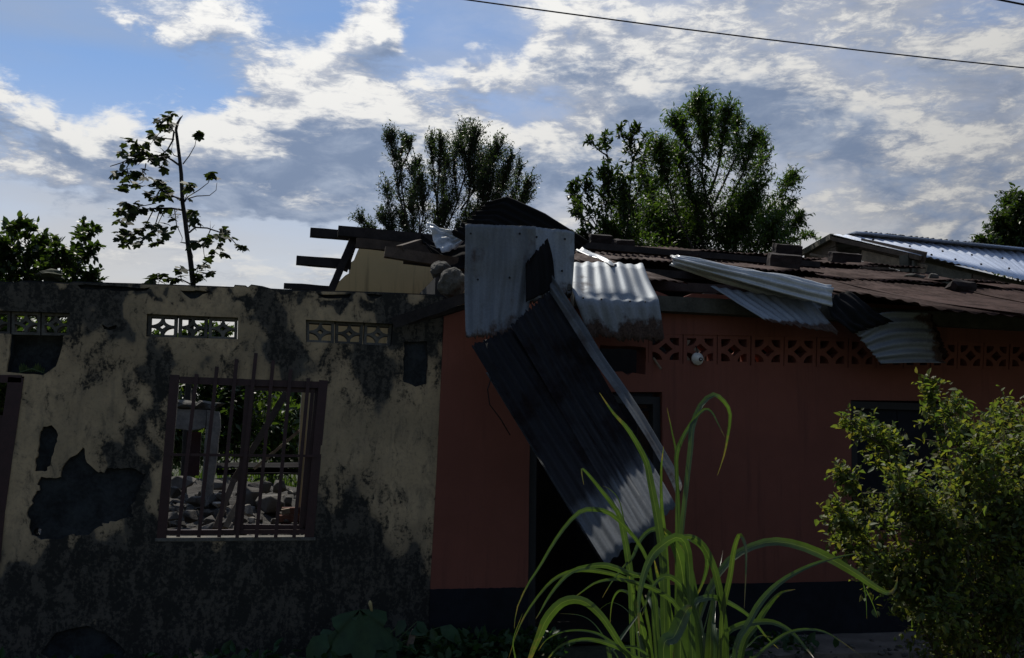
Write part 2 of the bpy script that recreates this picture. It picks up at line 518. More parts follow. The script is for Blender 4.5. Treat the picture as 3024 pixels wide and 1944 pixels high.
def mat_sheet(name, base, rust, rust_lo, rust_hi, rough=.42, metal=.75, grain=1.0, end=None):
    "weathered corrugated iron: zinc or paint, rust in patches and streaks"
    m_, t, b, _ = material(name)
    co = t.new('ShaderNodeTexCoord').outputs['Object']
    at = t.new('ShaderNodeAttribute', attribute_name='run').outputs['Vector']     # across, along the sheet, in metres
    n = t.noise(co, 3.2, 8, .62)
    st = t.noise(t.mapping(at, sc=(22, 1.1, 1)), 1.0, 6, .6)
    fi = t.noise(co, 60, 4, .6)
    sp_ = t.new('ShaderNodeSeparateXYZ'); t.link(at, sp_.inputs[0])
    hem = t.m('MULTIPLY', t.smooth(t.m('ADD', sp_.outputs[2], t.m('MULTIPLY_ADD', n, .5, -.25)), .78, 1.02), .30)      # rust creeps up from the lower edge
    r = t.smooth(t.m('ADD', hem, t.m('ADD', t.m('MULTIPLY', n, .72), t.m('MULTIPLY', st, .28))), rust_lo, rust_hi)
    k = t.m('MULTIPLY', t.smooth(t.m('ADD', t.m('MULTIPLY', st, .6), t.m('MULTIPLY', fi, .4)), .3, .7, .72, 1.2), t.m('MULTIPLY_ADD', obj_rand(t), .5, .75))
    c = t.mix(r, t.vm('SCALE', tuple(base), scale=k), t.vm('SCALE', tuple(rust), scale=t.smooth(fi, .3, .7, .55, 1.4)))
    if end:                                                        # sunlit lower end of the leaning sheets, painted in as paler zinc
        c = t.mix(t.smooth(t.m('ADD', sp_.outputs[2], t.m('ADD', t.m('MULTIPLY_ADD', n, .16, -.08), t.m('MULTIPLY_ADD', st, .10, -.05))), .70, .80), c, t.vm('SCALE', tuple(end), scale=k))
    t.link(c, b.inputs['Base Color'])
    t.link(t.m('MULTIPLY', t.m('SUBTRACT', 1.0, r), metal), b.inputs['Metallic'])
    t.link(t.m('MULTIPLY_ADD', r, .9-rough, t.m('MULTIPLY_ADD', fi, .2, rough-.1)), b.inputs['Roughness'])
    b.inputs['Specular IOR Level'].default_value = .08 if metal < .2 else .3
    bump(t, b, t.m('ADD', fi, n), .15*grain, .004)
    return m_

def mat_leaf(name, cols, trans=.4, rough=.5, vein=False, spec=.4, trans_gain=(1.6, 1.7, .6)):
    "thin leaf: colour varies from piece to piece, light shines through"
    m_, t, b, out = material(name)
    rnd = t.m('FRACT', t.m('ADD', t.new('ShaderNodeNewGeometry').outputs['Random Per Island'], obj_rand(t)))
    cr = t.new('ShaderNodeValToRGB')
    t.link(rnd, cr.inputs[0])
    e = cr.color_ramp.elements
    e[0].color = (*cols[0], 1); e[1].color = (*cols[-1], 1)
    for i, c in enumerate(cols[1:-1]):
        x = e.new((i+1)/(len(cols)-1)); x.color = (*c, 1)
    n = t.noise(geo_pos(t), 14, 4, .6)
    col = t.vm('SCALE', cr.outputs[0], scale=t.smooth(n, .25, .75, .75, 1.25))
    if vein:
        u = t.new('ShaderNodeAttribute', attribute_name='across').outputs['Fac']
        rib = t.smooth(t.m('ABSOLUTE', u), .0, .10, 1.0, 0.0)
        ln = t.m('ABSOLUTE', t.m('SINE', t.m('MULTIPLY', u, 26.0)))
        col = t.mix(t.m('MULTIPLY', rib, .7), col, (.20, .24, .11))
        col = t.mix(t.m('MULTIPLY', t.m('SUBTRACT', 1.0, ln), .38), col, (.03, .06, .012))
        al = t.new('ShaderNodeAttribute', attribute_name='along').outputs['Fac']
        dry = t.smooth(t.m('ADD', al, t.m('MULTIPLY_ADD', t.noise(geo_pos(t), 22, 5, .65), .7, -.35)), .84, 1.02)
        col = t.mix(dry, col, (.16, .115, .055))
    t.link(col, b.inputs['Base Color'])
    b.inputs['Roughness'].default_value = rough
    b.inputs['Specular IOR Level'].default_value = spec
    tr = t.new('ShaderNodeBsdfTranslucent')
    t.link(t.vm('MULTIPLY', col, trans_gain), tr.inputs['Color'])
    mx = t.new('ShaderNodeMixShader')
    mx.inputs[0].default_value = trans
    t.link(b.outputs[0], mx.inputs[1]); t.link(tr.outputs[0], mx.inputs[2])
    t.link(mx.outputs[0], out.inputs['Surface'])
    return m_

M = {}
M['plaster'] = mat_plaster()
M['core'] = mat_plain('mouldy_bare_render', (.026, .030, .032), .95, .75, 5, bmp=1.0, bdist=.02)
M['block'] = mat_plain('weathered_concrete_block', (.105, .10, .085), .95, .5, 12, bmp=.6)
M['red'] = mat_streak('red_oxide_wall_paint', (.215, .078, .054), (.12, .046, .037), (.16, .10, .075))
M['black'] = mat_plain('black_plinth_paint', (.010, .012, .017), .8, .35, 3, bmp=.4, per_obj=0, spec=.2)
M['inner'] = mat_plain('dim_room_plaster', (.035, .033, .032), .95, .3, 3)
M['rear'] = mat_streak('rain_streaked_cream_render', (.64, .46, .22), (.20, .14, .075), (.35, .27, .16))
M['brick'] = mat_plain('fired_red_brick', (.16, .07, .045), .9, .35, 14, bmp=.7)
M['sootbrick'] = mat_plain('sooty_brick', (.028, .020, .018), .95, .5, 14, bmp=.8)
M['stone'] = mat_plain('broken_concrete', (.085, .078, .068), .95, .35, 6, bmp=.8, bdist=.015, coord='object')
M['pale'] = mat_plain('pale_broken_concrete', (.22, .20, .17), .95, .4, 6, bmp=.9, bdist=.015)
M['rock'] = mat_plain('lichened_stone', (.085, .08, .068), .95, .5, 10, bmp=.9, bdist=.015)
M['timber'] = mat_plain('weathered_timber', (.085, .062, .045), .9, .4, 9, bmp=.5)
M['timber_dark'] = mat_plain('charred_timber', (.026, .021, .019), .9, .5, 9, bmp=.6)
M['timber_pale'] = mat_plain('grey_brown_timber', (.20, .155, .105), .9, .35, 9, bmp=.5)
M['fascia'] = mat_plain('mossy_grey_timber', (.085, .080, .062), .92, .45, 7, bmp=.6)
M['maroon'] = mat_plain('maroon_steel_paint', (.034, .012, .014), .45, .35, 20, bmp=.2, per_obj=.1)
M['zinc'] = mat_sheet('galvanised_iron', (.27, .295, .32), (.07, .045, .035), .52, .70, rough=.66, metal=.6)
M['zinc_bright'] = mat_sheet('bright_galvanised_iron', (.58, .60, .60), (.26, .23, .20), .60, .78, rough=.4, metal=.35)
M['zinc_blue'] = mat_sheet('new_blue_white_iron', (.60, .65, .74), (.3, .3, .32), .75, .9, rough=.35, metal=.35)
M['zinc_dull'] = mat_sheet('dull_old_zinc', (.11, .12, .125), (.04, .03, .025), .5, .7, rough=.6, metal=.25)
M['rust'] = mat_sheet('red_brown_rusted_iron', (.060, .033, .027), (.030, .017, .014), .42, .62, rough=.75, metal=.1)
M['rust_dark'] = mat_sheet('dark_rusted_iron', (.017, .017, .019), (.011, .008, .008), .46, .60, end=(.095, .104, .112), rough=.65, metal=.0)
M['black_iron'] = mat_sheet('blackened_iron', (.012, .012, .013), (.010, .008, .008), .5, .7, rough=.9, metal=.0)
M['bark'] = mat_plain('grey_bark', (.06, .05, .042), .9, .4, 14, bmp=.7)
M['bark_dark'] = mat_plain('dark_bark', (.032, .028, .024), .9, .4, 14, bmp=.7)
M['cable'] = mat_plain('black_cable', (.012, .012, .014), .6, .1, 5)
M['ceramic'] = mat_plain('white_ceramic', (.62, .61, .56), .4, .12, 20, bmp=.1)
M['hollow'] = mat_plain('dark_fitting', (.02, .02, .02), .7, .2, 20)
M['path'] = mat_plain('trodden_concrete', (.17, .145, .12), .95, .35, 4, bmp=.7, bdist=.01)
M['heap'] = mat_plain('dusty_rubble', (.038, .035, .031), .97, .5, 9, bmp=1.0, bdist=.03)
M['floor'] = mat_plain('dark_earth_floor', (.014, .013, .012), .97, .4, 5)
M['soil'] = mat_plain('damp_soil_with_low_growth', (.038, .042, .022), .98, .5, 3, bmp=.9, bdist=.03)
# ------------------------------------------------------------------ ground
GZ = 0.0
bm = bmesh.new()
gx = [-900, -300, -90, -30, -12, -8, -4, -2, 0, 2, 4, 6, 8, 12, 30, 90, 300, 900]
gy = [-900, -200, -60, -20, -9, -7, -5, -4, -3, -2, -1, 0, 1.2, 2.4, 4, 6, 8, 11, 15, 22, 40, 120, 400, 900]
vv = {}
for i, x in enumerate(gx):
    for j, y in enumerate(gy):
        z = GZ + (.03*noise.noise(Vector((x*.7, y*.7, 2))) if abs(x) < 20 and -9 < y < 20 else 0) - (.02 if y > -1.5 else 0)
        if y > 7: z += min(2.2, (y-7)*.12)
        vv[i, j] = bm.verts.new((x, y, z))
for i in range(len(gx)-1):
    for j in range(len(gy)-1):
        bm.faces.new((vv[i, j], vv[i+1, j], vv[i+1, j+1], vv[i, j+1]))
me = bpy.data.meshes.new('ground'); bm.to_mesh(me); bm.free()
me.materials.append(M['soil'])
me.polygons.foreach_set('use_smooth', [True]*len(me.polygons))
tag(link('ground', me, loc=(0, 0, 0)), kind='structure')

# trodden concrete strip along the foot of the red house
XS = P(1268, 1800, 0).x                       # the seam between the two houses
ring = rough_ring([(P(2110, 1890, 0).x, -.02), (10, -.02), (10, -.85), (P(2210, 1930, -.5).x, -.8), (P(2140, 1910, -.3).x, -.4)], .12, .05, 4)
b = MB()
b.v = [(x, y, GZ+.055+.012*noise.noise(Vector((x*2, y*2, 0)))) for x, y in ring]+[(x, y, GZ-.1) for x, y in ring]
n = len(ring)
b.f = [tuple(reversed(range(n)))] + [(i, (i+1) % n, (i+1) % n+n, i+n) for i in range(n)]
b.mi = [0]*len(b.f)
tag(b.build('path', M['path']), kind='structure')

# ------------------------------------------------------------------ the ruined cream house
T = .2
XL = -6.0
top_px = [(0, 829), (45, 832), (62, 826), (150, 829), (200, 834), (215, 829), (330, 833), (450, 836), (560, 840), (690, 845), (693, 839), (725, 841), (732, 846), (742, 838), (775, 843), (800, 850), (900, 855), (1000, 857), (1120, 861), (1200, 864), (1290, 868), (1313, 874)]
ztop = XZ(top_px)
outline = [(XL, -.1), (XS, -.1)] + XZ([(1290, 1400), (1312, 910)]) + ztop[::-1] + [(XL, ztop[0][1]+.03)]
def quad_px(a): return XZ(a)
VENTS = [[(-62, 915), (206, 925), (204, 990), (-62, 984)], [(434, 927), (703, 938), (701, 1002), (431, 994)], [(903, 944), (1162, 957), (1156, 1021), (904, 1010)]]
WIN = [(506, 1112), (966, 1128), (921, 1590), (466, 1590)]
DOOR = [(-260, 1104), (72, 1112), (45, 1250), (14, 1500)]
door_ring = XZ(DOOR) + [(P(-5, 1700, 0).x, .05), (P(-330, 1700, 0).x, .05)]
hollow = rough_ring(XZ([(32, 985), (186, 990), (180, 1050), (165, 1085), (128, 1106), (20, 1098), (25, 1050)]), .05, .012, 2)
peep = blob_ring(*XZ([(108, 1573)])[0], .028, .03, 9, .3, 3)
holes_core = [quad_px(v) for v in VENTS] + [XZ(WIN), door_ring, hollow, peep]
# places where the plaster has fallen off the wall
bald = [rough_ring(XZ([(85, 1480), (115, 1420), (175, 1400), (185, 1370), (245, 1330), (280, 1395), (330, 1375), (390, 1395), (430, 1400), (425, 1450), (390, 1490), (395, 1530), (330, 1545), (270, 1570), (190, 1590), (135, 1597), (90, 1575), (80, 1530)]), .022, .040, 5),
        rough_ring(XZ([(125, 1262), (150, 1258), (165, 1280), (155, 1330), (145, 1392), (108, 1392), (112, 1330)]), .02, .026, 8),
        rough_ring(XZ([(1197, 1008), (1262, 1008), (1266, 1060), (1262, 1132), (1230, 1140), (1196, 1128), (1192, 1060)]), .03, .014, 11),
        rough_ring(XZ([(300, 958), (318, 968), (345, 960), (340, 972), (322, 976), (306, 972)]), .03, .004, 13),
        rough_ring(XZ([(160, 1870), (260, 1850), (330, 1880), (370, 1925), (340, 1990), (190, 1990), (120, 1930)]), .05, .02, 17)]
def lip(a):       # a strip broken off under the wall's top edge
    return rough_ring(XZ(a), .03, .016, a[0][0]*.01)
bald += [lip([(230, 842), (330, 845), (440, 848), (430, 856), (330, 862), (240, 858)]), lip([(935, 867), (1035, 870), (1030, 882), (960, 880)]), lip([(1085, 872), (1130, 874), (1118, 882), (1100, 884)]),
         lip([(530, 856), (580, 858), (622, 860), (600, 870), (574, 884), (560, 880), (545, 868)])]
# stains, as soft spots: centre and half sizes in pixels, weight
SPOTS = [(80, 880, 160, 60, .9), (190, 890, 60, 120, .5), (280, 925, 70, 50, .55), (345, 890, 40, 60, .35), (110, 1010, 120, 90, .35), (40, 850, 200, 25, .7), (600, 846, 760, 14, .75), (1040, 866, 300, 16, .75),
         (340, 1010, 60, 60, .25), (250, 1075, 110, 50, .38), (450, 1110, 60, 60, .4), (440, 1170, 50, 150, .42), (420, 1300, 55, 150, .45), (395, 1430, 80, 100, .75), (300, 1390, 90, 60, .5),
         (215, 1200, 70, 60, .28), (190, 1340, 60, 60, .15), (620, 1075, 120, 40, .38), (830, 940, 60, 140, .42), (760, 930, 60, 60, .35), (855, 1040, 60, 90, .48), (960, 1080, 80, 60, .34), (1090, 1060, 110, 70, .32),
         (1230, 960, 80, 100, .60), (1290, 1030, 40, 130, .68), (1110, 1120, 90, 70, .40), (1180, 930, 90, 30, .5), (1130, 940, 60, 30, .4), (570, 920, 160, 16, .3), (640, 1004, 90, 18, .25), (1030, 1030, 130, 22, .3),
         (1200, 1230, 140, 60, .16), (1050, 1250, 100, 120, .08), (1010, 1480, 120, 130, .25), (1060, 1400, 140, 60, .2), (990, 1590, 90, 130, .70), (1150, 1640, 120, 120, .30), (1090, 1720, 130, 100, .55), (1200, 1790, 90, 90, .5), (1245, 1560, 60, 40, .3),
         (700, 1700, 320, 120, .85), (470, 1640, 150, 120, .62), (330, 1680, 180, 90, .66), (200, 1730, 220, 110, .66), (60, 1700, 80, 150, .4), (120, 1640, 80, 50, -.45), (340, 1600, 60, 40, -.3), (430, 1640, 40, 50, -.4), (1000, 1320, 110, 160, -.1), (780, 1640, 200, 60, .4),
         (500, 1870, 600, 110, .85), (900, 1850, 300, 120, .8), (1150, 1900, 200, 90, .7), (1170, 1800, 70, 36, -.55), (1245, 1790, 40, 80, -.3), (250, 1840, 90, 26, -.6), (600, 960, 90, 40, -.12), (300, 1300, 120, 140, -.12), (650, 1040, 60, 40, .15)]
SPOTS += [(-500, 1820, 420, 130, .75), (-1000, 1800, 420, 150, .7), (-600, 850, 600, 40, .6), (-450, 1000, 60, 120, .45), (-800, 1250, 120, 160, .35)]
SP = []
for (cx, cy, rx, ry, wt) in SPOTS:
    c = P(cx, cy, 0); e = P(cx+rx, cy, 0); u = P(cx, cy-ry, 0)
    SP.append((c.x, c.z, abs(e.x-c.x)*1.15, abs(u.z-c.z)*1.15, wt))
def stain(V):
    s = np.zeros(len(V))
    X, Z = V[:, 0], V[:, 1]
    wx = .07*np.sin(X*7.1+Z*5.3)+.05*np.sin(X*15.7-Z*11.1+1.3)+.035*np.sin(X*31.0+Z*23.0)
    wz = .08*np.sin(X*9.3-Z*4.1+2.1)+.06*np.sin(X*19.1+Z*8.7)+.04*np.sin(X*37.0-Z*17.0+.7)
    V = np.stack([X+wx, Z+wz], 1)
    for cx, cz, rx, rz, wt in SP:
        d = ((V[:, 0]-cx)/rx)**2+((V[:, 1]-cz)/rz)**2
        s += wt*np.exp(-d*1.2)
    return np.clip(s, -1, 1.1)
ruin = empty('ruined_house', (-1.5, .1, 0), 'roofless cream house with mouldy peeling plaster and a barred window', 'house')
slab('wall', [M['core']], outline, holes_core, .034, T, .10, ruin, wave=.006)
pl_out = outline[:-len(ztop)-1] + [(x, z-.012) for x, z in rough_ring(ztop[::-1]+[(XL, ztop[0][1]+.03)], .05, .006, 3)[:-2]]
pl_out = [(XL, -.1), (XS-.002, -.1)] + XZ([(1290, 1400), (1311, 912)]) + [(x, z-.014) for x, z in ztop[::-1]] + [(XL, ztop[0][1])]
slab('plaster_coat', [M['plaster']], pl_out, holes_core+bald, 0, .0325, .035, ruin, wave=.008, stain=stain, back=False)
# back of the broken hollow beside the door
b = MB(); hx = [p[0] for p in hollow]; hz = [p[1] for p in hollow]
b.box((min(hx)-.03, .15, min(hz)-.03), (max(hx)+.03, .19, max(hz)+.03)); b.build('hollow_back', M['core'], ruin)

def vent_block(parent, quad, y0, y1, mat, rad, dia, margin=.035, seed=0):
    (ax, az), (bx, bz), (cx, cz), (dx, dz) = quad                 # top left, top right, bottom right, bottom left
    def mp(u, v):
        tx, tz = ax+(bx-ax)*u, az+(bz-az)*u
        qx, qz = dx+(cx-dx)*u, dz+(cz-dz)*u
        return (tx+(qx-tx)*(1-v), tz+(qz-tz)*(1-v))
    out = [mp(u, v) for u, v in ((margin*.3, 0.0), (1-margin*.3, 0.0), (1-margin*.3, 1.0), (margin*.3, 1.0))]
    hs = []
    e = .12
    for sx, sy in ((0, 0), (1, 0), (1, 1), (0, 1)):
        cu, cv = (e if sx == 0 else 1-e), (e if sy == 0 else 1-e)
        pts = [(cu, cv)]
        for k in range(7):
            a = math.pi/2*k/6
            r_ = rad*(1+.06*noise.noise(Vector((seed, k, sx+2*sy))))
            pts.append((cu+(r_*math.cos(a) if sx == 0 else -r_*math.cos(a)), cv+(r_*math.sin(a) if sy == 0 else -r_*math.sin(a))))
        hs.append([mp(*p_) for p_ in pts])
    hs.append([mp(.5+dia*u, .5+dia*v) for u, v in ((-1, 0), (0, -1), (1, 0), (0, 1))])
    return slab('breeze_block', [mat], out, hs, y0, y1, .2, parent)
def lerp2(a, b, t): return (a[0]+(b[0]-a[0])*t, a[1]+(b[1]-a[1])*t)
for vi, v in enumerate(VENTS):
    q = XZ(v); nb = 3
    for k in range(nb):
        vent_block(ruin, (lerp2(q[0], q[1], k/nb), lerp2(q[0], q[1], (k+1)/nb), lerp2(q[3], q[2], (k+1)/nb), lerp2(q[3], q[2], k/nb)), .035+.004*k, .12, M['block'], .34, .11, .08, vi*3+k)

def bar_px(b, a, c, wpx, Y, th=.02, mi=0):
    "flat member between two pixels, drawn on the plane at depth Y"
    A, B = P(*a, Y), P(*c, Y)
    b.beam(A, B, wpx*pxsize((a[0]+c[0])/2, Y), th, up=(0, 1, 0), seg=1, mi=mi)
# window: steel frame, two sashes, mullion, a rail and seven security bars whose tips stick up in a fan
b = MB()
for a, c, wd in (((517, 1108), (477, 1592), 26), ((955, 1124), (912, 1592), 26)): bar_px(b, a, c, wd, .02, .05)
for a, c, wd in (((531, 1123), (942, 1137), 20), ((492, 1572), (902, 1570), 13)): bar_px(b, a, c, wd, .022, .042)
frame = b.build('window', M['maroon'], ruin)
b = MB(); bar_px(b, (739, 1132), (704, 1566), 26, .03, .045); b.build('mullion', M['maroon'], frame)
for sq in ([(752, 1141), (948, 1150), (908, 1562), (712, 1560)],):
    b = MB()
    bar_px(b, sq[0], sq[1], 24, .05, .03); bar_px(b, sq[3], sq[2], 22, .05, .03); bar_px(b, (938, 1140), (900, 1560), 14, .05, .03)
    bar_px(b, (924, 1140), (888, 1560), 11, .045, .03)
    b.build('sash', M['maroon'], frame)
for a, c in (((581, 1105), (526, 1586)), ((641, 1083), (587, 1587)), ((699, 1061), (647, 1587)), ((756, 1043), (700, 1588)), ((807, 1065), (757, 1588)), ((859, 1091), (814, 1588)), ((911, 1117), (868, 1588))):
    b = MB(); bar_px(b, a, c, 10.5, -.028, .012); b.build('bar', M['maroon'], frame)
b = MB(); bar_px(b, (500, 1343), (935, 1347), 8, -.016, .01); b.build('cross_rail', M['maroon'], frame)
b = MB(); s0, s1 = P(462, 1588, 0), P(928, 1588, 0)
b.box((s0.x-.01, -.008, s0.z-.03), (s1.x+.01, .205, s0.z-.004)); bevel_me = bevel(b.mesh('sill', M['block']), .004); link('sill', bevel_me, frame)
# left doorway: steel frame and the lower panel of the leaf
b = MB()
bar_px(b, (50, 1116), (-6, 1510), 42, .02, .06); bar_px(b, (-6, 1510), (-44, 1895), 42, .02, .06); bar_px(b, (-300, 1114), (66, 1120), 22, .02, .06)
df = b.build('door_frame', M['maroon'], ruin)
b = MB(); bar_px(b, (-140, 1225), (-190, 1895), 330, .08, .03)
b.build('door_leaf', M['maroon'], df)
# the cross wall standing behind, cream and rain streaked, broken at its left end and top
RY = 2.4
rw = XZ([(880, 1410), (884, 1300), (893, 1140), (897, 1000), (902, 925), (968, 880), (985, 866), (998, 838), (1020, 815), (1034, 808), (1036, 775), (1046, 768), (1058, 733), (1100, 728), (1170, 728)], RY)
rw += XZ([(1215, 755), (1225, 772), (1240, 778), (1262, 772), (1290, 782), (1300, 800), (1345, 800), (1380, 815)], RY)
rw = [(rw[0][0], 0)]+rw+[(rw[-1][0], 0)]
slab('rear_wall', [M['rear'], M['core']], rough_ring(rw, .08, .012, 9), [], RY, RY+.16, .2, ruin, wave=.006, side_mat=1)
bk = [bpy.data.meshes.new('brick')]
b = MB(); b.box((-.105, -.05, -.033), (.105, .05, .033)); bk = bevel(b.mesh('brick', M['brick']), .006)
pw = P(872, 1480, RY-.12)
for k in range(13):
    for j in range(2):
        z = .05+.075*k
        if z > pw.z+.35: break
        place('brick', bk, Matrix.Translation((pw.x-.02+.21*j-(.05 if k % 2 else 0)+random.uniform(-.008, .008), RY-.09+random.uniform(-.012, .012), z)) @ Matrix.Rotation(random.uniform(-.05, .05), 4, 'Z'), ruin)

# ------------------------------------------------------------------ the red house
SL = R(17)
E0 = P(2000, 846, -.05)
RN = Vector((0, -math.sin(SL), math.cos(SL)))
def roof_px(px, py, lift=0.0): return on_plane(px, py, E0+RN*lift, RN)
def roof_pt(x, s, lift=0.0): return Vector((x, E0.y, E0.z))+Vector((0, math.cos(SL), math.sin(SL)))*s+RN*lift
def roof_z(y): return E0.z+(y-E0.y)*math.tan(SL)
house = empty('red_house', (4.5, .5, 0), 'dark red house with pierced vent blocks and a torn corrugated roof', 'house')
XR = 10.0
WT = roof_z(0)-.06
FY = -.016
dado = P(1700, 1732, FY).z
OV = [[(1915, 986), (2508, 998), (2506, 1086), (1915, 1072)], [(2508, 998), (3060, 1018), (3056, 1092), (2506, 1086)]]
D1 = [(1567, 1300), (1567, 1158), (1955, 1158), (1962, 1500)]
d1 = XZ([(1566, 1158), (1956, 1158)], FY); d1 = d1+[(d1[1][0]+.02, .06), (d1[0][0]-.02, .06)]
W2 = XZ([(2512, 1182), (2800, 1185), (2798, 1570), (2516, 1566)], FY)
torn = rough_ring(XZ([(1770, 1020), (1908, 1025), (1906, 1106), (1870, 1100), (1855, 1110), (1838, 1098), (1775, 1096)], FY), .04, .008, 4)
wall_top = [(XR, WT)] + [(P(x, y, FY).x, min(WT, P(x, y, FY).z)) for x, y in ((3000, 915), (2600, 890), (2130, 868), (2045, 867), (2013, 881), (1989, 888), (1970, 872), (1940, 858), (1700, 880), (1400, 905))]
dw = dado-.04
ow = [(XS, dw), (d1[0][0], dw), d1[0], d1[1], (d1[1][0], dw), (XR, dw)] + wall_top + XZ([(1313, 912), (1290, 1400)], FY)
slab('wall', [M['red']], ow, [XZ(v, FY) for v in OV]+[W2, torn], FY, T, .10, house, wave=.005)
for k, (x0, x1) in enumerate(((XS, d1[0][0]), (d1[1][0], XR))):
    top = [(x1-(x1-x0)*i/60, dado+.006*noise.noise(Vector((i*.37, k, 2)))+.003*noise.noise(Vector((i*1.7, k, 5)))) for i in range(61)]
    slab('plinth', [M['black']], [(x0, -.1), (x1, -.1)]+top, [], FY-.013, T-.012, .10, house, wave=.004)
for vi, (v, nb) in enumerate(zip(OV, (6, 7))):
    q = XZ(v, FY)
    for k in range(nb):
        vent_block(house, (lerp2(q[0], q[1], k/nb), lerp2(q[0], q[1], (k+1)/nb), lerp2(q[3], q[2], (k+1)/nb), lerp2(q[3], q[2], k/nb)), FY+.006+.002*(k % 3), .12, M['red'], .27, .20, .05, 40+vi*9+k)
# room behind: back wall, end walls, floor
XC0 = P(2440, 772, 2.4).x+.3
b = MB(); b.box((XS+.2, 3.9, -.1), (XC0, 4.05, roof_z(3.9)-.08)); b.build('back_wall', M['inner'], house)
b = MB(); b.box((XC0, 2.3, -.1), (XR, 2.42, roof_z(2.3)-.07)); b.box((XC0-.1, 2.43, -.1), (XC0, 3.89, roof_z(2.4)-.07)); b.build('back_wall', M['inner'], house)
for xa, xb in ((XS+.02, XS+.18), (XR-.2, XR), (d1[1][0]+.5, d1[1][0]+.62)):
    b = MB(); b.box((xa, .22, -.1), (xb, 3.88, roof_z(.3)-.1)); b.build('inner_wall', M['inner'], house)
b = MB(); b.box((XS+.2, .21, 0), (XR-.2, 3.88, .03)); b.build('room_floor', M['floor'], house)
# door frame in the dark doorway with a strip of light wall behind it
b = MB(); dz = d1[0][1]
b.box((d1[1][0]-.07, .02, .06), (d1[1][0]-.005, .12, dz-.005)); b.box((d1[0][0]+.005, .02, .06), (d1[0][0]+.07, .12, dz-.005)); b.box((d1[0][0]+.07, .02, dz-.07), (d1[1][0]-.07, .12, dz-.005))
df = b.build('door_frame', M['hollow'], house)
b = MB(); c0 = P(1880, 1182, .5); b.box((c0.x-.12, .5, c0.z-.07), (c0.x+.10, .53, c0.z+.03)); b.box((c0.x+.02, .52, c0.z-.55), (c0.x+.12, .54, c0.z-.09)); b.build('inner_shelf', M['stone'], house)
# dark shuttered window at the right
b = MB(); xa, xb = W2[0][0], W2[1][0]; za, zb = W2[3][1], W2[0][1]
b.box((xa+.004, .0, za+.01), (xa+.06, .08, zb-.008)); b.box((xb-.06, .0, za+.01), (xb-.004, .08, zb-.008)); b.box((xa+.06, .0, zb-.07), (xb-.06, .08, zb-.008)); b.box((xa+.06, .0, za+.01), (xb-.06, .08, za+.06))
wf = b.build('window', M['hollow'], house)
xm = (xa+xb)/2
for x0, x1 in ((xa+.063, xm-.004), (xm+.004, xb-.063)):
    b = MB(); b.box((x0, .035, za+.063), (x1, .06, zb-.073)); b.build('shutter', M['black'], wf)
# wall plate under the eave
b = MB(); b.beam(P(1690, 884, -.07), P(3120, 962, -.07), .10, .13, seg=10, rough=.006); b.build('wall_plate', M['fascia'], house)

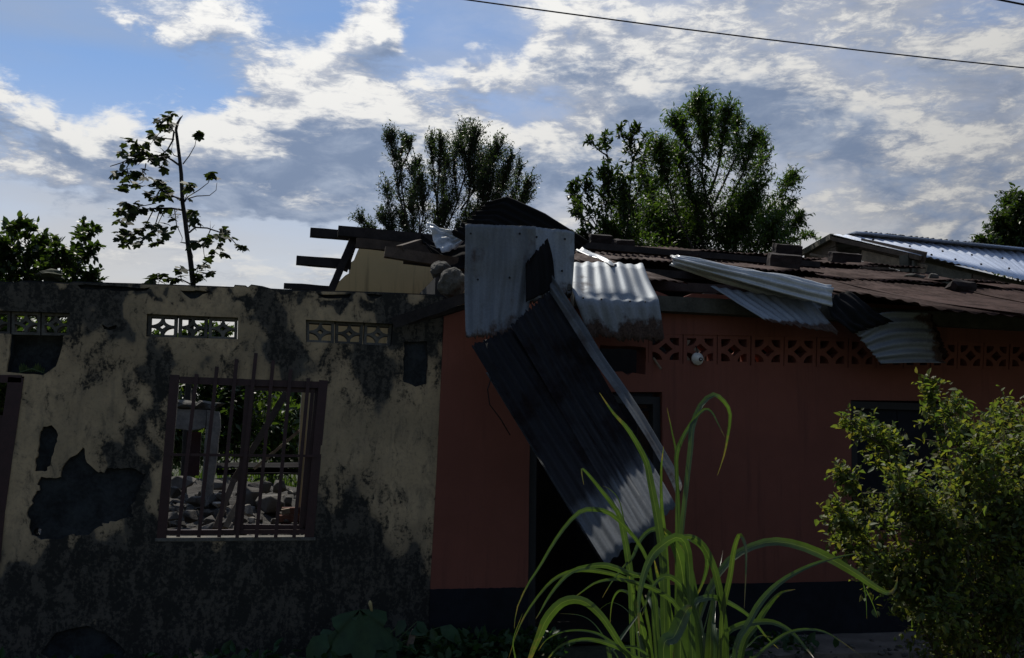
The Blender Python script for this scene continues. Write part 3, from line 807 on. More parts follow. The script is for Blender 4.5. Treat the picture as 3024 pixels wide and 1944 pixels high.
def corr(name, mat, stations, waves, amp, sub=5, jag=(0, 0), ku=6, parent=None, seed=0.0, th=.0016, dent=0.0, smooth_path=True, jagf=7.0):
    "corrugated sheet lofted through stations (left point, right point); ridges run from the first station to the last"
    L = [Vector(a) for a, _ in stations]; Rr = [Vector(b_) for _, b_ in stations]
    def path(p, t):
        k = len(p)-1
        i = min(int(t*k), k-1); f = t*k-i
        if not smooth_path or k == 1: return p[i].lerp(p[i+1], f)
        p0, p1, p2, p3 = p[max(i-1, 0)], p[i], p[i+1], p[min(i+2, k)]
        f2, f3 = f*f, f*f*f
        return .5*((2*p1)+(p2-p0)*f+(2*p0-5*p1+4*p2-p3)*f2+(3*p1-p0-3*p2+p3)*f3)
    nv = sub*(len(stations)-1); nu = int(waves*ku)
    width = (Rr[0]-L[0]).length; length = sum((L[i+1]-L[i]).length for i in range(len(L)-1))
    V, run, N = [], [], []
    for j in range(nv+1):
        v = j/nv
        for i in range(nu+1):
            u = i/nu
            vv_ = v
            j0 = jag[0]*(noise.noise(Vector((u*jagf, seed, 1)))*.7+noise.noise(Vector((u*jagf*3.7, seed, 7)))*.6)/length
            j1 = jag[1]*(noise.noise(Vector((u*jagf, seed, 4)))*.7+noise.noise(Vector((u*jagf*3.7, seed, 3)))*.6)/length
            vv_ = min(1.0, max(0.0, v+j0*(1-v)+j1*v)) if (jag[0] or jag[1]) else v
            p, q_ = path(L, vv_), path(Rr, vv_)
            e = .015
            t = (path(L, min(1, vv_+e)).lerp(path(Rr, min(1, vv_+e)), u)-path(L, max(0, vv_-e)).lerp(path(Rr, max(0, vv_-e)), u))
            nrm = (q_-p).cross(t)
            nrm = nrm.normalized() if nrm.length > 1e-9 else Vector((0, -1, 0))
            if jag[0] < 0 or jag[1] < 0: pass
            pos = p.lerp(q_, u)
            d_ = amp*math.cos(2*math.pi*waves*u+seed)
            if dent: d_ += dent*(noise.noise(Vector((u*2.3+seed, v*2.3, seed)))+.4*noise.noise(Vector((u*6+seed, v*6, seed))))
            V.append(pos+nrm*d_); N.append(nrm); run.append((u*width, v*length, v))
    if jag[1]:                                                     # torn lower edge: lengthen or shorten the last rows
        for i in range(nu+1):
            k = nv*(nu+1)+i
            t = (V[k]-V[k-(nu+1)]).normalized()
            V[k] = V[k]+t*jag[1]*noise.noise(Vector((i/nu*jagf*4, seed, 5)))
    if jag[0]:
        for i in range(nu+1):
            t = (V[i]-V[i+nu+1]).normalized()
            V[i] = V[i]+t*jag[0]*noise.noise(Vector((i/nu*jagf*4, seed, 8)))
    n = len(V)
    vs = [tuple(p) for p in V]+[tuple(p-q_*th) for p, q_ in zip(V, N)]
    fs = []
    for j in range(nv):
        for i in range(nu):
            a = j*(nu+1)+i
            fs.append((a, a+1, a+nu+2, a+nu+1)); fs.append((a+n+nu+1, a+n+nu+2, a+n+1, a+n))
    for i in range(nu):
        for a, fl in ((i, 0), (nv*(nu+1)+i, 1)):
            fs.append((a, a+n, a+n+1, a+1) if not fl else (a+1, a+n+1, a+n, a))
    for j in range(nv):
        for a, fl in ((j*(nu+1), 1), (j*(nu+1)+nu, 0)):
            c = a+nu+1
            fs.append((a, a+n, c+n, c) if not fl else (c, c+n, a+n, a))
    me = bpy.data.meshes.new(name)
    me.from_pydata(vs, [], fs)
    me.materials.append(mat)
    at_ = me.attributes.new('run', 'FLOAT_VECTOR', 'POINT')
    at_.data.foreach_set('vector', np.array(run+run, dtype=np.float32).ravel())
    me.polygons.foreach_set('use_smooth', [True]*len(me.polygons))
    me.update()
    return link(name, me, parent)

# roof sheets in three rows, each sheet a part
X0 = roof_px(1700, 742).x
def eave_s(x):
    "how far down the slope each eave sheet reaches"
    tab = [(X0, .35), (roof_px(1935, 845).x, .02), (roof_px(2075, 845).x, .02), (roof_px(2300, 870).x, .05)]
    for a in ((2520, 884), (2640, 906), (2750, 938), (2850, 955), (3024, 963), (3200, 968)):
        p = roof_px(*a); tab.append((p.x, (p.y-E0.y)/math.cos(SL)))
    for (xa_, sa), (xb_, sb) in zip(tab, tab[1:]):
        if xa_ <= x <= xb_: return sa+(sb-sa)*(x-xa_)/(xb_-xa_)
    return tab[-1][1] if x > tab[-1][0] else tab[0][1]
rnd = random.Random(11)
SW = .74
nsh = int((XR-X0)/SW)+1
XCUT = roof_px(2440, 772).x
TT = [(p.x, (p.y-E0.y)/math.cos(SL)) for p in (roof_px(2460, 772), roof_px(2600, 792), roof_px(2800, 822), roof_px(3024, 852), roof_px(3200, 872))]
def top_s(x):
    for (xa_, sa), (xb_, sb) in zip(TT, TT[1:]):
        if x <= xb_: return sa+(sb-sa)*max(0, x-xa_)/(xb_-xa_)
    return TT[-1][1]
print('TT', TT, XR)
for row, (sa, sb_) in enumerate(((None, 1.75), (1.55, 3.1), (2.9, 4.25))):
    for k in range(-2, nsh):  # leftmost sheets are unseen, added to keep sun off the room floor
        sb = sb_
        x0 = X0+k*SW+rnd.uniform(-.02, .02)
        x1 = x0+SW+.075
        s0 = eave_s(x0+.05) if sa is None else sa+rnd.uniform(-.08, .06)
        s0b = eave_s(x1-.05) if sa is None else s0+rnd.uniform(-.03, .03)
        l = .014*row+.0035*(k % 2)
        up0 = rnd.choice((rnd.uniform(0, .02), rnd.uniform(.02, .07)))+(.03 if row == 2 else 0)
        if row == 0 and k == 0: continue
        if x0 > XCUT:
            if row == 2: continue
            sb = min(sb, top_s(x0+.4))
            if row == 1 and sb < 1.75: continue
        st = [(roof_pt(x0, s0, l+up0), roof_pt(x1, s0b, l+up0+rnd.uniform(0, .01))), (roof_pt(x0, (s0+sb)/2, l+rnd.uniform(-.008, .008)), roof_pt(x1, (s0+sb)/2, l+rnd.uniform(-.008, .008))), (roof_pt(x0, sb, l), roof_pt(x1, sb, l))]
        corr('roof_sheet', M['rust'], st, 10.7, .010, sub=3, jag=(.035 if rnd.random() < .6 else .012, 0), ku=5, parent=house, seed=k*2.1+row*9.3, dent=.024)
# rear slope, ridge pole, purlins
rp = roof_pt(0, 4.25); b = MB()
b.hexa([(X0-.1, rp.y, rp.z-.02), (XCUT+.6, rp.y, rp.z-.02), (XCUT+.6, rp.y+3.2, rp.z-1.0), (X0-.1, rp.y+3.2, rp.z-1.0), (X0-.1, rp.y, rp.z), (XCUT+.6, rp.y, rp.z), (XCUT+.6, rp.y+3.2, rp.z-.98), (X0-.1, rp.y+3.2, rp.z-.98)])
b.build('rear_slope', M['rust_dark'], house)
for s_ in (.5, 1.62, 2.96):
    b = MB(); b.beam(roof_pt(X0-.3, s_, -.06), roof_pt(XR if s_ < 2 else XCUT+.6, s_, -.06), .06, .08, seg=5, rough=.004); b.build('purlin', M['timber_dark'], house)
b = MB(); b.beam(roof_pt(X0-.25, 2.75, .075)+Vector((0, 0, .02)), roof_pt(X0+2.9, 2.72, .055), .07, .07, seg=8, rough=.008); b.build('ridge_batten', M['timber_dark'], house)

# ------------------------------------------------------------------ loose and fallen iron sheets, each a thing
def sheet_px(name, label, mat, st, waves, amp=.009, group=None, **kw):
    stations = [(P(*a), P(*c)) for a, c in st]
    o = corr(name, mat, stations, waves, amp, **kw)
    return tag(o, label, 'metal sheet', group)
G = 'loose corrugated sheets'
sheet_px('corrugated_sheet', 'tall grey galvanised sheet standing upright where the two houses meet', M['zinc'], [((1374, 662, -.28), (1582, 669, -.28)), ((1373, 800, -.27), (1578, 800, -.27)), ((1375, 998, -.33), (1548, 1000, -.31))], 6.5, .006, G, sub=8, jag=(.004, .05), ku=8, seed=1.0, dent=.030, jagf=9)
sheet_px('corrugated_sheet', 'grey upright sheet with rust streaks behind the torn black strip', M['zinc'], [((1552, 667, -.252), (1697, 684, -.25)), ((1552, 760, -.25), (1695, 770, -.25)), ((1556, 900, -.25), (1688, 872, -.25))], 5, .0035, G, sub=6, jag=(.004, .03), ku=8, seed=2.4, dent=.016)
sheet_px('corrugated_sheet', 'narrow torn black strip with a stepped top against the upright grey sheet', M['black_iron'], [((1553, 893, -.36), (1640, 852, -.37)), ((1553, 830, -.34), (1633, 770, -.345)), ((1552, 778, -.32), (1617, 703, -.33))], 3.2, .009, G, sub=6, jag=(.0, .035), ku=8, seed=4.0, dent=.012)
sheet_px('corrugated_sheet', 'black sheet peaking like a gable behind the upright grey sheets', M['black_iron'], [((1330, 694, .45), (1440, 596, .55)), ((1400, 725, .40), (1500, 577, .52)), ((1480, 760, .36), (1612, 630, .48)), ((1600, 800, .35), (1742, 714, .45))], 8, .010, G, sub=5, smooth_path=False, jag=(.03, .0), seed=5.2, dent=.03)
sheet_px('corrugated_sheet', 'small crumpled pale sheet curling up over the dark beams', M['zinc_bright'], [((1258, 662, 1.1), (1303, 748, .8)), ((1290, 672, 1.05), (1330, 738, .85)), ((1330, 690, 1.0), (1352, 722, .9)), ((1375, 690, .95), (1378, 702, .9))], 3.5, .016, G, sub=5, jag=(.02, .01), seed=6.0, dent=.06)
sheet_px('corrugated_sheet', 'dark sagging sheet under the small crumpled pale one', M['black_iron'], [((1240, 700, 1.15), (1262, 735, 1.0)), ((1310, 715, 1.12), (1312, 780, .9)), ((1385, 690, 1.1), (1385, 790, .8))], 3, .012, G, sub=6, seed=6.6, dent=.04)
sheet_px('corrugated_sheet', 'grey sheet folded over the eave with a rusty torn hem', M['zinc'], [((1693, 776, .12), (1898, 778, .12)), ((1690, 858, -.30), (1940, 873, -.30)), ((1700, 890, -.37), (1946, 892, -.37)), ((1745, 1000, -.36), (1962, 1008, -.36))], 6.5, .0075, G, sub=6, jag=(.006, .045), ku=8, seed=7.7, dent=.02, smooth_path=False, jagf=9)
sheet_px('corrugated_sheet', 'white strip of iron at the left edge of the rusty roof', M['zinc_bright'], [((1696, 738, .55), (1722, 734, .65)), ((1752, 760, .30), (1775, 757, .40)), ((1806, 786, .0), (1822, 783, .1))], 1.5, .006, G, sub=5, jag=(.01, .01), seed=8.1, dent=.02)
def lean(name, label, mat, a, c, d_, e, waves, amp, seed, **kw):
    return sheet_px(name, label, mat, [(a, c), tuple(((x0+x1)/2, (y0+y1)/2, (z0+z1)/2+.20) for (x0, y0, z0), (x1, y1, z1) in ((a, d_), (c, e))), (d_, e)], waves, amp, G, seed=seed, sub=8, ku=8, **kw)
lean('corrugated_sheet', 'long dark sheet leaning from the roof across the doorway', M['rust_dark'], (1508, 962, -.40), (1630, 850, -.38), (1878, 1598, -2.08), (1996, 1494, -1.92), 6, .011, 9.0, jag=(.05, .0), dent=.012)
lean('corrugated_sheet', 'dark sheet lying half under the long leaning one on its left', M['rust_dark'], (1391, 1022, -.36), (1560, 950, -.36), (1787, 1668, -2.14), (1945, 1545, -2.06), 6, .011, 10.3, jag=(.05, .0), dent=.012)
lean('corrugated_sheet', 'narrow grey sheet edge below the two leaning dark sheets', M['zinc_dull'], (1434, 1100, -.38), (1474, 1078, -.36), (1772, 1655, -2.02), (1806, 1640, -2.0), 2, .010, 11.0)
sheet_px('metal_flashing', 'dull bent flashing along the right edge of the long leaning sheet', M['zinc_dull'], [((1622, 862, -.41), (1632, 815, -.38)), ((1690, 962, -.70), (1714, 944, -.67)), ((1752, 1060, -.92), (1782, 1056, -.90)), ((1856, 1205, -1.30), (1884, 1208, -1.28)), ((1972, 1398, -1.68), (2000, 1402, -1.66)), ((1998, 1470, -1.80), (2014, 1450, -1.78))], 1.6, .012, G, sub=5, seed=12.0, dent=.014)
# the half-rolled bright sheet on the eave: ridges run along its length
A, B = P(1985, 772, -.05), P(2440, 893, -.42)
st = []
ax = (B-A).normalized()
for t in (0, .33, .66, 1.0):
    c = A.lerp(B, t); r_ = .05+.075*t
    ring_ = []
    up = Vector((0, 0, 1)); sd_ = ax.cross(up).normalized(); up = sd_.cross(ax)
    st.append((c, sd_, up, r_))
me = MB(); nu, nv = 44, 24
for j in range(nv+1):
    t = j/nv; c, sd_, up, _ = st[0]; c = A.lerp(B, t); r_ = .055+.085*t
    for i in range(nu+1):
        a = R(-25)+R(235)*i/nu
        rr = r_*(1+.09*math.cos(i/nu*2*math.pi*7))+.02*noise.noise(Vector((a*1.3, t*4, 3)))+.01*noise.noise(Vector((a*3, t*11, 5)))
        dl = .05*noise.noise(Vector((a*1.2, 0, 9 if j == 0 else 2)))*(1 if j in (0, nv) else 0)
        me.v.append(tuple(c+sd_*math.cos(a)*rr*1.25+up*math.sin(a)*rr+ax*dl))
for j in range(nv):
    for i in range(nu):
        a = j*(nu+1)+i
        me.f.append((a, a+1, a+nu+2, a+nu+1)); me.mi.append(0)
bmv = me.mesh('corrugated_sheet', M['zinc_bright'], True)
at_ = bmv.attributes.new('run', 'FLOAT_VECTOR', 'POINT')
at_.data.foreach_set('vector', np.array([(i/nu*.6, j/nv*1.4, 0) for j in range(nv+1) for i in range(nu+1)], dtype=np.float32).ravel())
bm = bmesh.new(); bm.from_mesh(bmv); bmesh.ops.solidify(bm, geom=bm.faces[:], thickness=.0016); bm.to_mesh(bmv); bm.free()
tag(link('corrugated_sheet', bmv), 'bright half rolled sheet lying along the eave of the rusty roof', 'metal sheet', G)
sheet_px('corrugated_sheet', 'dull striped sheet hanging below the bright half rolled one', M['zinc'], [((2098, 845, -.22), (2400, 893, -.30)), ((2180, 897, -.36), (2430, 930, -.40)), ((2266, 950, -.50), (2478, 985, -.50))], 8.5, .007, G, sub=5, jag=(.0, .05), seed=14.0, dent=.014)
sheet_px('corrugated_sheet', 'dark crumpled sheet dropping from the open end of the rolled one', M['black_iron'], [((2432, 880, -.40), (2500, 862, -.30)), ((2450, 930, -.46), (2560, 905, -.40)), ((2480, 962, -.48), (2610, 935, -.44)), ((2520, 985, -.46), (2640, 950, -.42))], 4, .014, G, sub=5, jag=(.02, .05), seed=15.0, dent=.05)
sheet_px('corrugated_sheet', 'pale rippled sheet hanging down over the vent blocks', M['zinc'], [((2600, 1074, -.36), (2520, 975, -.38)), ((2700, 1072, -.40), (2600, 925, -.38)), ((2792, 1074, -.38), (2745, 925, -.36))], 5, .014, G, sub=8, jag=(.03, .03), seed=16.0, dent=.02)
sheet_px('corrugated_sheet', 'brown rusted sheet behind the pale rippled hanging one', M['rust'], [((2640, 1045, -.30), (2600, 915, -.30)), ((2800, 1056, -.32), (2752, 928, -.30))], 5, .012, G, sub=6, jag=(.02, .03), seed=17.0, dent=.02)

# nail heads and washers on the loose sheets
sheets = {o['label']: o for o in COL.objects if o.name.startswith('corrugated_sheet')}
def nails(label, pts, Y):
    o = sheets[label]
    for (x, y) in pts:
        c = P(x, y, Y)
        b = MB(); b.tube([c, c+Vector((0, -.012, 0))], [.009, .005], 8); b.build('nail_head', M['hollow'], o)
nails('tall grey galvanised sheet standing upright where the two houses meet', ((1411, 826), (1505, 820), (1390, 690), (1535, 690)), -.285)
nails('grey upright sheet with rust streaks behind the torn black strip', ((1585, 700), (1668, 706), (1660, 800)), -.26)
nails('grey sheet folded over the eave with a rusty torn hem', ((1776, 884), (1860, 890), (1905, 892), (1722, 880)), -.37)
# ------------------------------------------------------------------ timbers of the collapsed roof
def timber(label, a, c, Ya, Yc, hpx, th, mat, group='broken roof timbers', seed=0.0, rough=.005, up=(0, 0, 1)):
    A, B = P(*a, Ya), P(*c, Yc)
    h = hpx*pxsize((a[0]+c[0])/2, (Ya+Yc)/2)
    b = MB(); b.beam(A, B, th, h, up=up, seg=8, rough=rough, seed=seed)
    return tag(b.build('timber_beam', mat), label, 'wood beam', group)
timber('charred thick purlin topmost over the ruined gap, splintered left end', (998, 684), (1395, 722), 1.55, 1.5, 32, .10, M['timber_dark'], seed=1, rough=.012)
timber('short squared purlin end sticking out left beyond the charred one', (916, 687), (1075, 700), 1.75, 1.75, 26, .08, M['timber_dark'], seed=2)
timber('brown board below the charred purlin with a sawn left end', (1052, 718), (1395, 752), 1.40, 1.35, 29, .06, M['timber'], seed=3)
timber('lowest brown board running in front of the cream wall towards the upright sheet', (1136, 744), (1400, 786), 1.0, .95, 32, .07, M['timber'], seed=4)
timber('thin dark lath under the lowest brown board', (1190, 772), (1380, 795), 1.08, 1.0, 13, .05, M['timber_dark'], seed=4.4)
timber('squared timber jutting out left halfway down the cream cross wall', (875, 769), (1036, 782), 1.7, 1.7, 27, .08, M['timber_dark'], seed=5)
timber('timber lying just above the mouldy wall top', (838, 845), (976, 854), 1.8, 1.8, 15, .08, M['timber_dark'], seed=6)
timber('slanting dark rafter crossing the jutting timbers', (1046, 700), (972, 872), 1.62, 1.62, 26, .07, M['timber_dark'], seed=7, up=(0, 1, 0))
timber('thin split rafter close behind the slanting dark one', (1052, 706), (1018, 800), 1.72, 1.68, 13, .05, M['timber'], seed=8, up=(0, 1, 0))
timber('short wood offcut lying on the lowest brown board', (1180, 734), (1238, 716), .97, 1.15, 17, .08, M['timber'], seed=9)
timber('black plank slanting down over the corner of the two houses', (1160, 956), (1392, 874), -.10, -.16, 30, .035, M['timber_dark'], seed=10, rough=.012)
timber('thin splintered board under the black slanting plank', (1205, 952), (1380, 905), -.05, -.09, 15, .03, M['timber_dark'], seed=11, rough=.01)

def lump(name, label, cat, c, r, mat, group=None, seed=0.0, sub=2, rough=.35, boxy=.0, rot=0.0, parent=None):
    bm = bmesh.new()
    bmesh.ops.create_icosphere(bm, subdivisions=sub, radius=1.0)
    for v in bm.verts:
        p = v.co.copy()
        if boxy:
            k = max(abs(p.x), abs(p.y), abs(p.z)); p = p.lerp(p/k*.85, boxy)
        d_ = 1+rough*noise.noise(p*1.3+Vector((seed, seed*2, 5)))+rough*.4*noise.noise(p*3.7+Vector((seed, 1, seed)))
        v.co = Vector((p.x*r[0], p.y*r[1], p.z*r[2]))*d_
    bmesh.ops.rotate(bm, verts=bm.verts, cent=(0, 0, 0), matrix=Matrix.Rotation(rot, 3, 'Z'))
    bmesh.ops.translate(bm, verts=bm.verts, vec=c)
    me = bpy.data.meshes.new(name); bm.to_mesh(me); bm.free()
    me.materials.append(mat)
    o = link(name, me, parent)
    return tag(o, label, cat, group) if label else o
lump('boulder', 'rounded grey boulder lodged on the wall top beside the upright sheet', 'rock', P(1336, 838, .05), (.115, .12, .125), M['rock'], seed=1.0, sub=4, rough=.22)
lump('boulder', 'smaller stone behind the rounded boulder on the broken cross wall', 'rock', P(1300, 800, .5), (.09, .10, .08), M['rock'], seed=3.0, sub=4, rough=.22)

# ------------------------------------------------------------------ bricks and stones that weigh the roof down
GB = 'bricks weighing down the roof'
def roof_brick(label, px, py, wpx, hpx, rot, seed, mat='sootbrick', cat='brick', lift=.02):
    c = roof_px(px, py+hpx*.4, lift)
    s_ = pxsize(px, c.y)
    b = MB(); b.box((-wpx*s_/2, -.07, -.01), (wpx*s_/2, .07, hpx*s_*.95))
    me = b.mesh('roof_brick', M[mat])
    bm = bmesh.new(); bm.from_mesh(me)
    bmesh.ops.subdivide_edges(bm, edges=bm.edges[:], cuts=3, use_grid_fill=True)
    for v in bm.verts: v.co += Vector((noise.noise(v.co*14+Vector((seed, 0, 0))), noise.noise(v.co*14+Vector((0, seed, 3))), noise.noise(v.co*14+Vector((7, 0, seed)))))*.014
    bm.to_mesh(me); bm.free()
    o = place('roof_brick', me, Matrix.Translation(c) @ Matrix.Rotation(SL, 4, 'X') @ Matrix.Rotation(R(rot), 4, 'Z'))
    return tag(o, label, cat, GB)
roof_brick('dark brick resting on the rusty roof right above the half rolled sheet', 2312, 778, 92, 50, -14, 1)
roof_brick('sooty block standing at the top edge of the roof beside the tree', 2322, 742, 84, 36, -4, 2)
roof_brick('flat dark brick near the gable of the shiny roofed house', 2492, 766, 92, 34, -6, 3)
roof_brick('broad sooty block close to the upright sheets at the roof ridge', 1772, 712, 66, 34, -5, 4)
roof_brick('low dark brick beside the broad sooty block on the ridge', 1838, 722, 60, 26, 8, 5)
roof_brick('thin brick half hidden behind the tip of the half rolled sheet', 2030, 758, 60, 18, -8, 6)
def roof_lump(name, label, px, py, r, seed, mat='rock', **kw):
    c = roof_px(px, py, .03)
    return lump(name, label, 'stone', c, r, M[mat], 'stones on the rusty roof', seed, **kw)
roof_lump('stone', 'long flat stone on the roof below the shiny roofed house', 2702, 818, (.17, .07, .035), 4.0, rot=.2)
roof_lump('stone', 'round brown stone right of the long flat stone on the roof', 2756, 820, (.065, .06, .055), 5.0)
roof_lump('stone', 'small white stone at the right end of the rusty roof', 2876, 836, (.035, .035, .03), 6.0, mat='ceramic')
roof_lump('stone', 'dark pointed lump of broken masonry on the right of the roof', 2838, 850, (.16, .10, .085), 8.2, mat='sootbrick', rough=.6)
c0, c1 = roof_px(2395, 752, .05), roof_px(2452, 760, .05)
b = MB(); b.beam(c0, c1, .06, .03, seg=3, rough=.003); tag(b.build('timber_offcut', M['timber_pale']), 'pale wood offcut lying between two bricks on the roof', 'wood')
# broken bits under the eave
tag(lump('lump_of_mortar', 'rough broken stub of mortar where the flashing meets the upright sheet', 'stone', P(1678, 850, -.22), (.035, .04, .05), M['rock'], seed=9.0), None)

# round ceramic lamp holder hung over the vent blocks
lc = P(2060, 1060, FY-.02)
lh = empty('lamp_holder', lc-Vector((0, 0, .055)), 'round white ceramic lamp holder hanging over the vent blocks', 'lamp holder')
def disc(name, mat, c, prof, parent, n=24):
    b = MB()
    for (r_, y) in prof:
        for k in range(n):
            a = 2*math.pi*k/n
            b.v.append((c.x+r_*math.cos(a), c.y+y, c.z+r_*math.sin(a)))
    for j in range(len(prof)-1):
        for k in range(n):
            a, d_ = j*n+k, j*n+(k+1) % n
            b.f.append((a, d_, d_+n, a+n)); b.mi.append(0)
    b.f.append(tuple(range((len(prof)-1)*n, len(prof)*n))); b.mi.append(0)
    return b.build(name, mat, parent, True)
disc('base_plate', M['ceramic'], lc, [(.052, .012), (.055, .0), (.05, -.012), (.036, -.02), (.03, -.034)], lh)
disc('socket', M['hollow'], lc+Vector((.012, -.034, -.008)), [(.017, .002), (.017, -.006), (.008, -.006), (.007, -.002)], lh)
disc('socket_rim', M['ceramic'], lc+Vector((.012, -.040, -.008)), [(.0065, .002), (.0065, -.004), (.003, -.004)], lh)
b = MB(); b.tube([lc+Vector((-.005, -.01, .05)), lc+Vector((-.012, -.012, .085)), lc+Vector((-.004, .02, .11))], .005, 6); b.build('wire', M['cable'], lh)
b = MB(); b.tube([P(1930, 1058, FY+.02), P(1942, 1076, FY-.03), P(1952, 1090, FY-.06)], .010, 7)
tag(b.build('stick', M['timber_pale']), 'short pale stick poking out of the first vent block', 'stick')
b = MB(); b.tube([P(1452, 1112, -.42), P(1440, 1150, -.44), P(1446, 1195, -.40), P(1480, 1240, -.30), P(1506, 1285, -.10)], .0045, 6)
tag(b.build('loose_wire', M['cable']), 'thin loose wire hanging beside the leaning sheets', 'wire')

# ------------------------------------------------------------------ overhead cables
def cable(label, a, c, Y0, Y1, r_, sag):
    A, B = P(*a, Y0), P(*c, Y1)
    d_ = B-A; A2, B2 = A-d_*3, B+d_*3
    pts = []
    for i in range(41):
        t = i/40; p = A2.lerp(B2, t); tt = (t-3/7)*7
        pts.append(p-Vector((0, 0, sag*4*tt*(1-tt)-sag*0)) if 0 <= tt <= 1 else p+Vector((0, 0, sag*1.2*(max(-tt, tt-1, 0))**1.5)))
    b = MB(); b.tube(pts, r_, 6)
    return tag(b.build('power_cable', M['cable'], smooth=True), label, 'cable', 'overhead cables')
cable('thin overhead cable crossing the sky from top middle to right edge', (1372, -2), (3024, 200), 1.0, 1.0, .0072, .035)
cable('thicker overhead cable cutting the top right corner of the sky', (2912, -8), (3024, 14), .0, .0, .0105, .0)

# ------------------------------------------------------------------ house with the shiny roof, further back at the right
gh = empty('gable_house', (9.5, 9.5, 0), 'house behind with a shiny blue white iron roof and board gable', 'house')
def D(px, py, dist):
    return CAM+ray(px, py).normalized()*dist
gA, gB = D(2452, 690, 16.6), D(2713, 752, 15.2)
gE = D(3330, 902, 19.6); gF = D(3330, 776, 20.8)
corr('roof', M['zinc_blue'], [(gB, gE), (gA, gF)], 34, .011, sub=3, ku=5, parent=gh, seed=2.0)
gC = D(2360, 742, 18.6)
b = MB(); b.add([gA, gF, gF+(gC-gA), gC], [(0, 1, 2, 3), (3, 2, 1, 0)]); b.build('rear_slope', M['rust_dark'], gh)
# ridge cap: a folded strip over the ridge
cap = MB(); cap.beam(gA.lerp(gF, .06)+Vector((0, 0, .035)), gF+Vector((0, 0, .035)), .30, .012, seg=12, rough=.006); cap.build('ridge_cap', M['zinc_blue'], gh)
rd = (gF-gA)
for t0, t1 in ((.10, .145), (.165, .19), (.205, .215), (.24, .31), (.335, .39), (.415, .455), (.475, .53), (.56, .59), (.605, .66), (.68, .76)):
    b = MB(); pts = []
    k = max(3, int((t1-t0)*60))
    for i in range(k+1):
        t = t0+(t1-t0)*i/k
        b.tube([gA.lerp(gF, t)+Vector((0, -.10, .05)), gA.lerp(gF, t)+Vector((0, .16, .07))], .022, 6)
    b.build('ridge_gap_shadow', M['black_iron'], gh)  # black tubes standing in for the wavy shadow under the ridge cap
for t, u in ((.12, .2), (.22, .22), (.33, .24), (.16, .62), (.27, .6), (.38, .62), (.07, .75), (.46, .3), (.5, .66)):
    p = gB.lerp(gE, t).lerp(gA.lerp(gF, t), u)
    lump('roof_screw', None, None, p+Vector((0, -.02, .02)), (.018, .018, .018), M['black_iron'], sub=1, parent=gh)
low = lambda p, z: Vector((p.x, p.y, z))
def wallq(name, mat, a, c, ztop_a, ztop_c, zb, th, inward):
    b = MB(); iv = Vector(inward)*th
    b.hexa([low(a, zb), low(c, zb), low(c, zb)+iv, low(a, zb)+iv, low(a, ztop_a), low(c, ztop_c), low(c, ztop_c)+iv, low(a, ztop_a)+iv])
    return b.build(name, mat, gh)
gn = (gB-gC).cross(Vector((0, 0, 1))).normalized()
inw = -gn if gn.dot(CAM-gA) > 0 else gn
off = inw*.10
# gable boards, sloping with the verge
A_, B_, C_ = gA+off, gB+off, gC+off
for k in range(6):
    z_drop = .045+.185*k
    b = MB(); b.beam(A_.lerp(B_, .30)+Vector((0, 0, -z_drop-.015)), B_+Vector((0, 0, -z_drop)), .03, .165, seg=6, rough=.012, seed=k*1.7); b.build('gable_board', M['timber_pale' if k % 3 == 1 else 'timber'], gh)
for k in range(7):
    z_drop = .12+.17*k
    f = max(0, 1-k*.18)
    b = MB(); b.beam(C_.lerp(A_, 1-f*.98)+Vector((0, 0, -z_drop*.6)), A_+Vector((0, 0, -z_drop)), .03, .15, seg=4, rough=.006, seed=k*2.7); b.build('gable_board', M['timber'], gh)
b = MB(); b.beam(gC+off*.2-Vector((0, 0, .06)), gA+off*.2-Vector((0, 0, .05)), .05, .08, seg=4, rough=.004); b.build('barge_board', M['fascia'], gh)
b = MB(); b.beam(gA+off*.2-Vector((0, 0, .08)), gB+off*.2-Vector((0, 0, .05)), .05, .06, seg=4, rough=.004); b.build('barge_board', M['timber'], gh)
ev = (gE-gB).normalized(); en = Vector((-ev.y, ev.x, 0))
if en.dot(gB-CAM) < 0: en = -en
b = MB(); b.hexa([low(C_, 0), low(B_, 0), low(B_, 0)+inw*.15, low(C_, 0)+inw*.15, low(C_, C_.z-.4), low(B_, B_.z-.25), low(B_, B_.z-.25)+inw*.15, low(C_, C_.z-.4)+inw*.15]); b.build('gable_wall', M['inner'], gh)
rn_ = (gE-gB).cross(gA-gB).normalized()
def roofz(p): return gB.z-((p.x-gB.x)*rn_.x+(p.y-gB.y)*rn_.y)/rn_.z-.03
e0, e1 = gB+en*.18, gE+en*.18
b = MB(); b.hexa([low(e0, 0), low(e1, 0), low(e1, 0)+en*.15, low(e0, 0)+en*.15, low(e0, roofz(e0)), low(e1, roofz(e1)), low(e1, roofz(e1))+en*.15, low(e0, roofz(e0))+en*.15]); b.build('side_wall', M['fascia'], gh)
for i in range(4):
    p0, p1 = gB.lerp(gE, i/4+.004), gB.lerp(gE, (i+1)/4-.004)
    b = MB(); b.beam(p0+en*.12+Vector((0, 0, -.18)), p1+en*.12+Vector((0, 0, -.18)), .04, .24, seg=3, rough=.004, seed=i*3.1); b.build('eave_board', M['timber' if i % 2 else 'fascia'], gh)
